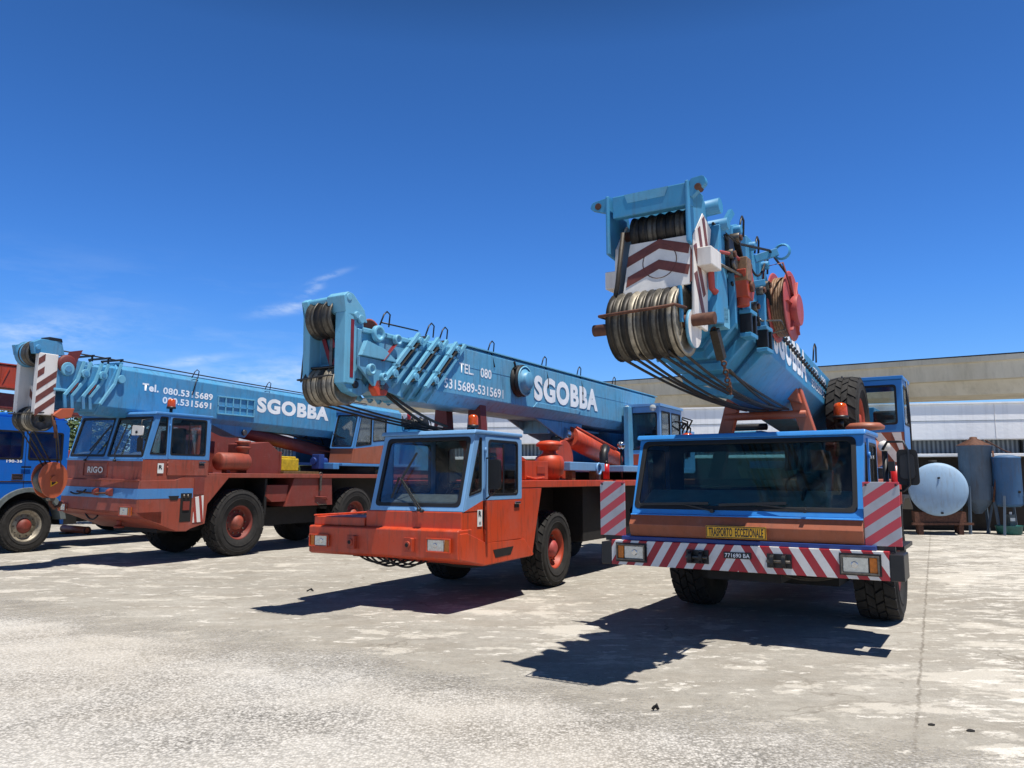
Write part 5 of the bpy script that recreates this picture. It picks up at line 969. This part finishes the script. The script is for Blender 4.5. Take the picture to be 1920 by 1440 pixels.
    for z in (2.98, 3.22, 3.46, 3.70, 3.94): cv.panel([(-1.92, z - .10), (-1.92, z + .03), (-1.56, z + .32), (-1.56, z + .19)] if z < 3.7 else [(-1.92, z - .10), (-1.92, z + .03), (-1.80, z + .127), (-1.80, z - .003)], [], (.3405, 0, 0), (0, 1, 0), (0, 0, 1), .003, 'chev')
    tri_h(cv, [(-.23, 3.44), (-.23, 3.30), (-.01, 3.06), (.21, 3.30), (.21, 3.44), (-.01, 3.20)], -1.7005, 'chev'); cv.build('brown_chevron', head)
    sheaves(head, -.22, .20, 2, (-1.82, 4.08), .25, ['boom3', 'sheave']); sheaves(head, -.30, .28, 4, (-1.72, 2.85), .24, ['sheave', 'sheave_d', 'sheave_l'])
    head.location = (0, .20, 0)
    gb = MB(); gb.tube([(-.42, -1.75, 2.95), (-.38, -1.98, 2.94), (.30, -1.98, 2.94), (.36, -1.75, 2.96)], .012, 'blackp'); gb.build('rope_guard', head)
    ms = MB(); ms.ring((.30, -1.38, 3.92), (1, 0, 0), [(.05, 0), (.08, .0), (.15, .04), (.185, .02), (.185, .06), (.15, .08), (.05, .09)], 'maroon', 24); ms.prism([(-1.45, 3.95), (-1.32, 4.18), (-1.08, 4.24), (-1.2, 3.95)], 'x', .30, .34, 'maroon'); ms.build('maroon_sheave', head)
    k = MB(); k.prism([(-1.62, 2.92), (-1.45, 3.06), (-1.2, 3.08), (-1.25, 2.90), (-1.45, 2.86)], 'x', .34, .42, 'terra'); k.build('hook_anchor', head, .01)
    # hook block hanging on its falls, tied back to the front
    HX, HY, HZ = -.08, -1.08, 1.70
    hb = MB()
    for x in (-.13, .10): hb.prism(rpoly([(-.30, .05), (-.20, .30), (.05, .37), (.26, .22), (.30, -.05), (.16, -.30), (.02, -.36), (-.16, -.28)], .16, 5), 'x', x, x + .03, 'terra')
    hb.ring((.0, 0, 0), (1, 0, 0), [(.05, -.09), (.27, -.08), (.27, .08), (.05, .09)], 'sheave', 28, closed=True); hb.cyl((-.16, 0, .02), (.17, 0, .02), .06, 'terra', 14); hb.cyl((-.06, .05, -.36), (.08, .05, -.36), .05, 'steel', 12)
    hb.tube([(0, .05, -.36), (0, .06, -.46), (0, .14, -.54), (0, .24, -.50), (0, .27, -.42)], .035, 'rust', 9); hb.v = [(HX + x, HY + y, HZ + z) for x, y, z in hb.v]; hbk = hb.build('hook_block', T, .006)
    ym = MB(); ym.prism([(-.06, .06), (.10, -.05), (-.04, -.13)], 'x', .131, .134, 'yellow'); ym.prism([(-.035, .02), (.06, -.05), (-.025, -.10)], 'x', .1345, .136, 'blackp'); ym.v = [(HX + x, HY + y, HZ + z) for x, y, z in ym.v]; ym.build('yellow_triangle', hbk)
    for i, (xa, ya_) in enumerate(((-.22, -1.75), (-.05, -1.74), (.12, -1.7), (.32, -1.3))):
        r = MB(); r.tube([(xa, ya_, 2.82), (lerp(xa, HX, .9), lerp(ya_, HY - .12 + .08 * i, 1), HZ + .25)], .013, 'rope', 6); r.build('hoist_rope', T)
    r = MB(); r.tube([(.38, -1.4, 2.95), (.36, -1.3, 2.6), (.34, -1.28, 2.5)], .03, 'rust'); r.tube([(.36, -1.3, 2.75), (.30, -1.1, 1.95)], .012, 'rope'); r.build('limit_switch', T)
    c = MB(); c.cyl((.1, 3.25, 2.90), (.1, 6.6, 2.44), .165, 'maroon', 24); c.cyl((.1, 3.0, 2.93), (.1, 3.3, 2.89), .1, 'chrome'); c.tube([(.22, 3.5, 3.06), (.22, 5.0, 2.86), (.22, 6.3, 2.66)], .02, 'black'); c.tube([(.1, 5.6, 2.8), (.2, 5.8, 2.95), (.2, 6.2, 2.85), (.1, 6.4, 2.7)], .02, 'black'); c.build('lift_cylinder', T)
    h = MB(); random.seed(4)
    for i in range(14): y = random.uniform(9.4, 10.4); x = random.uniform(.2, 1.1); h.ring((x, y, 3.42 + random.uniform(-.1, .15)), (random.random(), random.random(), .3), [(.14 + .02 * math.cos(a_), .02 * math.sin(a_)) for a_ in range(6)], 'black', 12, closed=True)
    h.cyl((.0, 9.9, 3.4), (1.1, 9.9, 3.4), .22, 'blackp', 20); h.box(-.1, 1.2, 9.5, 10.3, 3.2, 3.25, 'boom3'); h.cyl((.9, 9.3, 3.55), (.9, 9.3, 3.75), .06, 'redfe', 10); h.build('winch', T)
M['stripew_y'] = None
def sy():
    k = NB('flap_stripes'); c = k.n('ShaderNodeTexCoord'); s = k.n('ShaderNodeSeparateXYZ'); k.l(c.outputs['Object'], s.inputs[0])
    v = k.math('ADD', k.math('MULTIPLY', s.outputs[1], 6.5), s.outputs[2]); g = k.math('LESS_THAN', k.math('FRACT', k.math('ADD', k.math('DIVIDE', v, 1.05), .2)), .42)
    k.set(.5, color=k.mix(g, lin((216, 212, 206)), lin((150, 52, 42)))); return k.m
M['stripew_y'] = sy()
crane3(C3)

# ================================================================== BLUE TRUCK at the left edge
TB = empty('truck', (-11.49, 18.76, 0), -R(28.1), 0, 'vivid blue lorry cab with grey mudguard, cut off by the left edge of the photo', 'truck')
def truck(T):
    P = 'truckb'; yb, yk, zt = -1.45, .90, 3.10
    b = MB()
    # right side skin x=0 with two windows, wheel arch cut out
    arch = [(.02 + .80 * math.cos(t), .62 + .80 * math.sin(t)) for t in [math.pi * i / 16 for i in range(17)]]
    outer = [(yb, .62)] + [(yk, .62)][:0] + [(-.86, .62)] + list(reversed(arch))[1:-1] + [(.84, .62), (yk, .62), (yk + .02, zt - .12), (yk - .1, zt), (yb + .35, zt), (yb + .05, 2.1)]
    wa = rpoly([(-1.12, 2.18), (-.20, 2.18), (-.20, 2.84), (-1.0, 2.84)], .06); wb = rpoly([(-.06, 2.18), (.76, 2.18), (.76, 2.84), (-.06, 2.84)], .06)
    b.panel(outer, [wa, wb], (-.04, 0, 0), (0, 1, 0), (0, 0, 1), .04, P); b.panel([(-y, z) for y, z in reversed(outer)], [], (-2.4, 0, 0), (0, -1, 0), (0, 0, 1), .04, P)
    b.box(-2.4, -.04, yk - .04, yk, .8, zt - .1, P); b.box(-2.44, .0, yb + .3, yk - .06, zt, zt + .06, P); b.box(-2.40, -.04, yb, yb + .05, .62, 2.1, P); b.panel([(-2.4, 0), (-.04, 0), (-.04, 1.04), (-2.4, 1.04)], [rr(-2.3, -.14, .08, .95, .06)], (0, yb + .06, 2.1), (1, 0, 0), (0, .3, 1.0), .04, P); b.box(-2.36, -.06, yb + .1, yk - .05, 1.5, 1.56, 'inside')
    body = b.build('cab', T, .02)
    window(T, (0, 0, 0), (0, 1, 0), (0, 0, 1), wa, 'side_window', 'glass', .03); window(T, (0, 0, 0), (0, 1, 0), (0, 0, 1), wb, 'side_window', 'glass', .03)
    d = MB()
    for y in (-.13, ): d.box(.001, .004, y - .006, y + .006, 1.45, 2.95, 'under')
    d.box(.001, .012, yb + .02, yk - .02, 1.645, 1.675, 'chrome'); d.build('body_trim', body); text(body, '190-36', (.003, -.56, 2.10), (0, 1, 0), (0, 0, 1), .36, .07, 'letter', 'lettering', .02)
    e = MB(); e.box(.002, .014, -.42, -.16, 1.70, 1.84, 'chrome'); e.box(.014, .017, -.39, -.19, 1.725, 1.75, 'blackp'); e.box(.014, .017, -.39, -.19, 1.79, 1.815, 'blackp'); e.build('emblem', body, .004)
    h = MB(); h.bar((.03, .0, 2.0), (.03, -.22, 2.0), .02, .04, 'blackp'); h.build('door_handle', body)
    rf = MB(); rf.prism([(yb + .3, zt + .06), (yk - .1, zt + .06), (yk - .05, zt + .10), (yk - .3, zt + .22), (yb + .6, zt + .16)], 'x', -2.3, -.06, P); rf.build('roof_fairing', T, .04)
    m = MB(); a2 = [(.02 + .93 * math.cos(t), .62 + .90 * math.sin(t)) for t in [R(8) + (math.pi - R(16)) * i / 18 for i in range(19)]]; a1 = [(.02 + .79 * math.cos(t), .62 + .79 * math.sin(t)) for t in [R(8) + (math.pi - R(16)) * i / 18 for i in range(19)]]; m.prism(a2 + a1[::-1], 'x', -.3, .05, 'insideg'); m.build('mudguard', T, .01)
    c = MB(); c.box(-1.7, -.75, -1.3, 7, .62, .9, 'under'); c.box(-2.3, -.1, .9, 1.3, .6, 1.4, 'under'); c.box(-2.3, -.45, -1.2, .8, .9, 1.45, 'under'); c.cyl((-2.2, .02, .62), (-.2, .02, .62), .12, 'under'); c.cyl((-.9, .95, 1.0), (-.9, .95, 2.6), .08, 'blackp'); c.build('chassis', T)
    wh = Wheel(.615, .32, .36, 'sheave_l', 'brick_d', 34)
    for y in (.02, 5.2): wh.put(T, -.17, y, .615); wh.put(T, -2.25, y, .615, True)
    f = MB(); f.box(-2.4, -.05, 1.6, 7.2, .95, 1.15, P); f.build('flatbed', T, .02)
truck(TB)

# ================================================================== RED CRANE behind the blue truck
C4 = empty('mobile_crane', (-14.6, 23.0, 0), -R(28.1), 0, 'faded red crane mostly hidden behind the blue lorry, only its boom showing', 'mobile crane')
def crane4(T):
    b = MB(); b.prism([(-1.35, 4.35), (-1.35, 4.98), (5.9, 4.86), (5.9, 4.30)], 'x', -.4, .4, 'orange_d'); b.prism([(-1.3, 3.75), (-1.2, 4.2), (6.2, 3.95), (6.2, 3.55)], 'x', -.3, .3, 'brick_d'); bo = b.build('boom', T, .02)
    r = MB()
    for i in range(16):
        y = -1.2 + i * .45; r.bar((.405, y, 4.36), (.405, y + .22, 4.90), .03, .05, 'orange_d', (1, 0, 0)); r.box(.4005, .42, y, y + .03, 4.36, 4.90, 'orange_d')
    r.box(-.42, .42, -1.35, 5.9, 4.985, 5.02, 'orange_d'); r.bar((.42, -1.3, 4.35), (.42, 5.9, 4.30), .05, .06, 'orange_d'); r.build('boom_lattice', bo)
    h = MB(); h.box(-.45, .45, -1.6, -1.36, 3.7, 5.05, 'orange_d'); h.cyl((-.5, -1.5, 4.8), (.5, -1.5, 4.8), .2, 'brick_d'); h.build('boom_head', T, .02)
    c = MB(); c.box(-1.2, 1.2, 0, 10, 1.2, 1.8, 'brick_d'); c.box(-1.2, .2, -.2, 1.6, 1.2, 2.6, 'brick'); c.box(-.5, .5, 5, 8, 1.8, 4.2, 'brick_d'); c.box(-.9, .9, .3, 9, .8, 1.2, 'under'); c.build('carrier', T, .03)
    wh = Wheel(.62, .36, .3, 'brick_d', 'brick', 20)
    for y in (3.9, 7.5): wh.put(T, .85, y, .62); wh.put(T, -.95, y, .62, True)
    o = MB(); o.bar((1.2, 2.6, 1.4), (3.35, 2.6, 1.25), .2, .22, 'brick_d'); o.cyl((3.25, 2.6, .12), (3.25, 2.6, 1.35), .075, 'chrome', 14); ob = o.build('outrigger', T, .01)
    p = MB(); p.cyl((3.25, 2.6, .0), (3.25, 2.6, .05), .22, 'redfe', 18); p.cyl((3.25, 2.6, .05), (3.25, 2.6, .13), .12, 'redfe', 14); p.build('outrigger_foot', ob)
crane4(C4)
# a short pipe lying behind the lorry
p = MB(); p.cyl((-14.3, 25.3, .16), (-13.25, 24.75, .13), .115, 'terra', 22); p.ring((-13.24, 24.745, .13), (.89, -.46, -.03), [(.08, -.01), (.122, 0), (.122, .03), (.08, .03)], 'rust', 22); p.box(-14.2, -14.0, 24.9, 25.4, 0, .05, 'wood')
tag(p.build('steel_pipe'), 'short terracotta pipe lying on the ground behind the blue lorry wheel', 'pipe')

# ================================================================== BACKGROUND
WH = empty('warehouse', (14.1, 26.4, 0), -R(12.5), 0, 'long low white warehouse with dark stained lower wall behind the cranes', 'building')
def warehouse(T):
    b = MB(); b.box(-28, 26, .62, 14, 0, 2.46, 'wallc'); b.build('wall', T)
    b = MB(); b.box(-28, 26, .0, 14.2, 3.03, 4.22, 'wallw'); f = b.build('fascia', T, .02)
    b = MB(); b.box(-28, 26, -.012, -.001, 3.655, 3.668, 'insideg')
    for i in range(19): b.box(-27 + i * 2.9, -26.988 + i * 2.9, -.012, -.001, 3.04, 4.2, 'chevw')
    b.build('panel_joint', f); b = MB(); b.box(-28.05, 26.05, -.06, 14.25, 4.2205, 4.27, 'wallw'); b.build('roof_edge', f)
    b = MB(); b.box(-28, 26, .45, .55, 2.57, 3.028, 'corr'); b.build('corrugated_strip', T)
    b = MB(); b.box(-28, 26, -.02, .9, 2.462, 2.56, 'wallw'); b.build('wall_coping', T, .01)
    b = MB()
    for x in (1.2, 5.2, -5.5): b.box(x, x + .06, .30, .44, 2.57, 3.02, 'blackp'); 
    b.box(4.3, 4.95, .25, .44, 2.57, 3.02, 'under'); b.box(2.85, 2.9, .3, .44, 2.57, 3.0, 'under'); b.build('opening', T)
warehouse(WH)
def viaduct():
    T = empty('viaduct', (20, 80, 0), 0, 0, 'weathered concrete viaduct crossing behind the white warehouse', 'viaduct'); 
    pts = [(62, 35.6, 6.75), (39.7, 60, 8.45), (10.7, 92, 10.1), (-21.4, 124, 11.6), (-60, 160, 13.2)]
    sec = [(0, 2.98), (0, 2.55), (.25, 2.5), (.45, 1.15), (.9, 1.1), (1.6, 0), (7.4, 0), (8.1, 1.1), (9, 2.55), (9, 2.98)]
    m = MB(); e = MB(); vs = []; n = len(sec); ve = []
    for i, (x, y, z) in enumerate(pts):
        a, b = Vector(pts[max(0, i - 1)]), Vector(pts[min(len(pts) - 1, i + 1)]); d = (b - a); d.z = 0; d.normalize(); nn = Vector((-d.y, d.x, 0)) * -1
        if nn.y < 0: nn = -nn
        o = Vector((x - 20, y - 80, z)); vs += [o + nn * u + Vector((0, 0, w)) for u, w in sec]; ve.append((o, nn))
    for k in range(len(pts) - 1): m.add(vs, [(k * n + i, k * n + (i + 1) % n, (k + 1) * n + (i + 1) % n, (k + 1) * n + i) for i in range(n)], 'viaduct')
    m.build('girder', T)
    for k in range(len(ve) - 1): e.bar(ve[k][0] + ve[k][1] * .1 + Vector((0, 0, 3.04)), ve[k + 1][0] + ve[k + 1][1] * .1 + Vector((0, 0, 3.04)), .14, .10, 'brokenrail')
    e.build('parapet_edge', T)
    for x, y, z in ((-1.9, 105, 10.6), (24, 77.6, 9.3), (-36, 138, 12.1), (50.5, 48.5, 7.6)):
        p = MB(); p.box(x - 20, x - 18.1, y - 80 + 3, y - 80 + 6, 0, z + .3, 'viaduct'); p.box(x - 21, x - 17.1, y - 79.5, y - 71.5, z - .9, z + .25, 'viaduct'); p.build('pier', T)
viaduct()
# storage tanks by the warehouse wall
t = MB(); ax = Vector((.42, .9, 0)).normalized(); c0 = Vector((13.16, 24.35, 1.40))
TK = empty('storage_tank', (13.3, 24.9, 0), 0, 0, 'big pale blue tank lying on its side with its domed round end facing the yard', 'tank', None)
o = Vector((13.3, 24.9, 0)); rel = c0 - o
t.ring(rel, ax, [(r_ * .885, h_) for r_, h_ in ((0, -.10), (.30, -.085), (.60, -.04), (.82, .02), (.895, .07), (.915, .10), (.925, .115), (.915, .13), (.905, .14), (.905, 1.65), (.8, 1.75), (0, 1.85))], 'tankb', 56); t.build('shell', TK)
v = MB(); v.cyl(rel + Vector((0, .25, .78)), rel + Vector((0, .25, .90)), .12, 'under', 16); v.cyl(rel + Vector((-.02, -.12, .35)), rel + Vector((-.02, -.06, .35)), .03, 'under', 10); v.cyl(rel + Vector((.05, -.07, -.72)), rel + Vector((.05, -.0, -.72)), .03, 'under', 10); v.build('fitting', TK)
k = MB()
for s in (.35, 1.35): q = rel + ax * s; k.box(q.x - .8, q.x + .8, q.y - .06, q.y + .06, .38, .70, 'rust'); k.box(q.x - .7, q.x - .55, q.y - .06, q.y + .06, 0, .38, 'rust'); k.box(q.x + .55, q.x + .7, q.y - .06, q.y + .06, 0, .38, 'rust')
k.box(-.9, 1.0, -.35, -.27, .30, .37, 'rust'); k.build('cradle', TK)
SI = empty('silo', (14.87, 25.25, 0), 0, 0, 'tall grey-blue silo with rusty conical lid standing against the warehouse wall', 'tank')
s = MB(); s.ring((0, 0, 0), (0, 0, 1), [(.10, .62), (.46, 1.05), (.47, 1.08), (.47, 2.72), (.50, 2.74), (.50, 2.78)], 'silo', 36); s.build('shell', SI); s = MB(); s.ring((0, 0, 0), (0, 0, 1), [(.50, 2.78), (.49, 2.80), (.12, 3.0), (.10, 3.06), (0, 3.07)], 'rust', 36); s.build('lid', SI)
for a in range(4):
    l = MB(); t_ = a * math.pi / 2 + .6; l.bar((.47 * math.cos(t_), .47 * math.sin(t_), 1.5), (.6 * math.cos(t_), .6 * math.sin(t_), 0), .07, .07, 'silo'); l.build('leg', SI)
p = MB(); p.tube([(.3, -.48, 2.6), (.32, -.52, 1.8), (.2, -.5, 1.0)], .03, 'rust'); p.tube([(.2, -.3, 2.95), (.8, -.3, 2.6), (1.0, -.3, 2.55)], .02, 'rust'); p.build('pipe', SI)
T3 = empty('water_tank', (15.55, 24.75, 0), 0, 0, 'blue cylindrical tank on splayed legs at the right edge of the photo', 'tank')
s = MB(); s.ring((0, 0, 0), (0, 0, 1), [(0, .84), (.30, .86), (.395, .92), (.40, .95), (.40, 2.34), (.41, 2.36), (.41, 2.40), (.2, 2.46), (0, 2.47)], 'tank3', 36); s.build('shell', T3)
for a in range(4):
    l = MB(); t_ = a * math.pi / 2 + .75; l.bar((.40 * math.cos(t_), .40 * math.sin(t_), 1.2), (.66 * math.cos(t_), .66 * math.sin(t_), 0), .06, .06, 'silo'); l.build('leg', T3)
b = MB(); b.cyl((.1, -.42, 1.32), (.1, -.38, 1.32), .04, 'under', 10); b.build('valve', T3)
b = MB(); b.ring((15.5, 24.75, 0), (0, 0, 1), [(0, .02), (.34, .02), (.38, .26), (.40, .28), (.37, .28), (.33, .06), (0, .05)], 'teal', 30); tag(b.build('tub', None), 'teal plastic tub on the ground between the legs of the blue tank', 'tub')
b = MB(); b.box(15.45, 15.62, 24.6, 24.77, .06, .62, 'insideg'); b.cyl((15.53, 24.68, .62), (15.53, 24.68, .70), .04, 'white', 10); b.box(15.46, 15.61, 24.594, 24.598, .42, .52, 'white'); tag(b.build('canister', None, .02), 'grey canister with white labels standing in the teal tub', 'canister')
SH = empty('shelf', (17.0, 24.9, 0), 0, 0, 'dark metal shelf standing against the warehouse wall right of the tanks', 'shelf')
b = MB()
for x in (-.6, .6):
    for y in (-.2, .2): b.box(x - .02, x + .02, y - .02, y + .02, 0, 1.9, 'blackp')
b.build('frame', SH)
for z in (.3, .85, 1.4): b = MB(); b.box(-.62, .62, -.22, .22, z, z + .03, 'rust'); b.build('board', SH)

# trees and shrubs
def foliage(name, T, blobs, n, size, mats, seed):
    random.seed(seed); m = MB()
    for cx, cy, cz, rx, rz in blobs:
        for i in range(n):
            while True:
                p = Vector((random.uniform(-1, 1), random.uniform(-1, 1), random.uniform(-1, 1)))
                if .25 < p.length < 1: break
            p = Vector((cx + p.x * rx, cy + p.y * rx, cz + p.z * rz)); s = size * random.uniform(.6, 1.3)
            a = Vector((random.gauss(0, 1), random.gauss(0, 1), random.gauss(0, .6))).normalized(); b = a.orthogonal().normalized()
            m.add([p - a * s, p + b * s * .45, p + a * s, p - b * s * .45], [(0, 1, 2, 3)], random.choice(mats))
    return m.build(name, T)
def tree(x, y, h, r, seed, label, mats, group=None, name='tree', cat='tree'):
    T = empty(name, (x, y, 0), 0, 0, label, cat, group); random.seed(seed)
    tr = MB(); tr.cyl((0, 0, 0), (.1, 0, h * .5), .14 * h / 5, 'bark', 10, .08 * h / 5)
    bl = []
    for i in range(9):
        a = random.random() * 6.28; rr_ = r * random.uniform(.2, .75); z = h * random.uniform(.42, .88); p = (rr_ * math.cos(a), rr_ * math.sin(a), z)
        tr.tube([(.06, 0, h * .35), (p[0] * .5, p[1] * .5, h * .35 + (z - h * .35) * .6), p], .03 * h / 5, 'bark', 6); bl.append((*p, r * random.uniform(.35, .55), h * random.uniform(.10, .17)))
    bl.append((0, 0, h * .8, r * .5, h * .18)); tr.build('trunk', T); foliage('crown', T, bl, 420, .10 * h / 5, mats, seed + 1)
tree(-16.0, 30.5, 5.0, 2.0, 11, 'dark green tree seen in the gap between the blue lorry and the red crane cab', ['leaf1', 'leaf1', 'leaf2'])
tree(-20.5, 33.0, 4.8, 2.2, 17, 'dark tree standing behind the blue lorry at the left', ['leaf1', 'leaf1', 'leaf2'])
T = empty('bush', (-8.6, 29.6, 0), 0, 0, 'olive green bush in front of the white wall behind the red crane deck', 'bush'); st = MB(); st.tube([(0, 0, 0), (.1, 0, .8), (.2, .1, 1.8)], .04, 'bark'); st.tube([(0, 0, 0), (-.2, .1, 1.2), (-.4, 0, 2.0)], .035, 'bark'); st.build('stem', T); foliage('foliage', T, [(0, 0, 1.6, .8, .7), (-.4, 0, 2.1, .6, .6), (.5, 0, 2.0, .6, .6), (0, 0, .8, .7, .6)], 500, .11, ['leaf2', 'leaf1'], 23)
# litter and stones on the yard
random.seed(12)
def debris(name, x, y, s, label, cat, m, kind):
    b = MB()
    if kind == 'stone':
        vs = []; n = 7
        for j, (rz, zz) in enumerate(((1, 0), (.85, .35), (.35, .55))):
            vs += [(x + math.cos(6.283 * i / n) * s * rz * random.uniform(.8, 1.15) * 1.4, y + math.sin(6.283 * i / n) * s * rz * random.uniform(.8, 1.15), zz * s + .002) for i in range(n)]
        fs = [(j * n + i, j * n + (i + 1) % n, (j + 1) * n + (i + 1) % n, (j + 1) * n + i) for j in range(2) for i in range(n)]; b.add(vs, fs + [tuple(range(2 * n, 3 * n))], m)
    else:
        b.tube([(x - s, y, .012), (x - s * .3, y + s * .15, .03), (x + s * .4, y - s * .05, .05), (x + s, y + s * .12, .012)], .012, m, 5); b.tube([(x + s * .2, y, .04), (x + s * .5, y - s * .3, .02)], .009, m, 5)
    tag(b.build(name), label, cat, 'dark scraps lying about the yard')
for px, py, s, lab, kd in ((2.62, 4.42, .03, 'flat dark stone on the bare concrete at the lower right', 'stone'), (4.05, 4.2, .022, 'dark stone near the lower right corner of the photo', 'stone'), (1.07, 6.09, .022, 'dry twig on the concrete in front of the nearest crane', 'twig'), (2.95, 5.75, .02, 'small dark stone at the right of the shadow of the nearest crane', 'stone'), (3.15, 5.62, .022, 'small dark stone furthest right in the line of scraps', 'stone'), (-3.1, 12.3, .05, 'curled dark scrap beside the shadow of the orange crane head', 'twig')):
    debris('stone' if kd == 'stone' else 'twig', px, py, s, lab, 'scrap', 'under', kd)
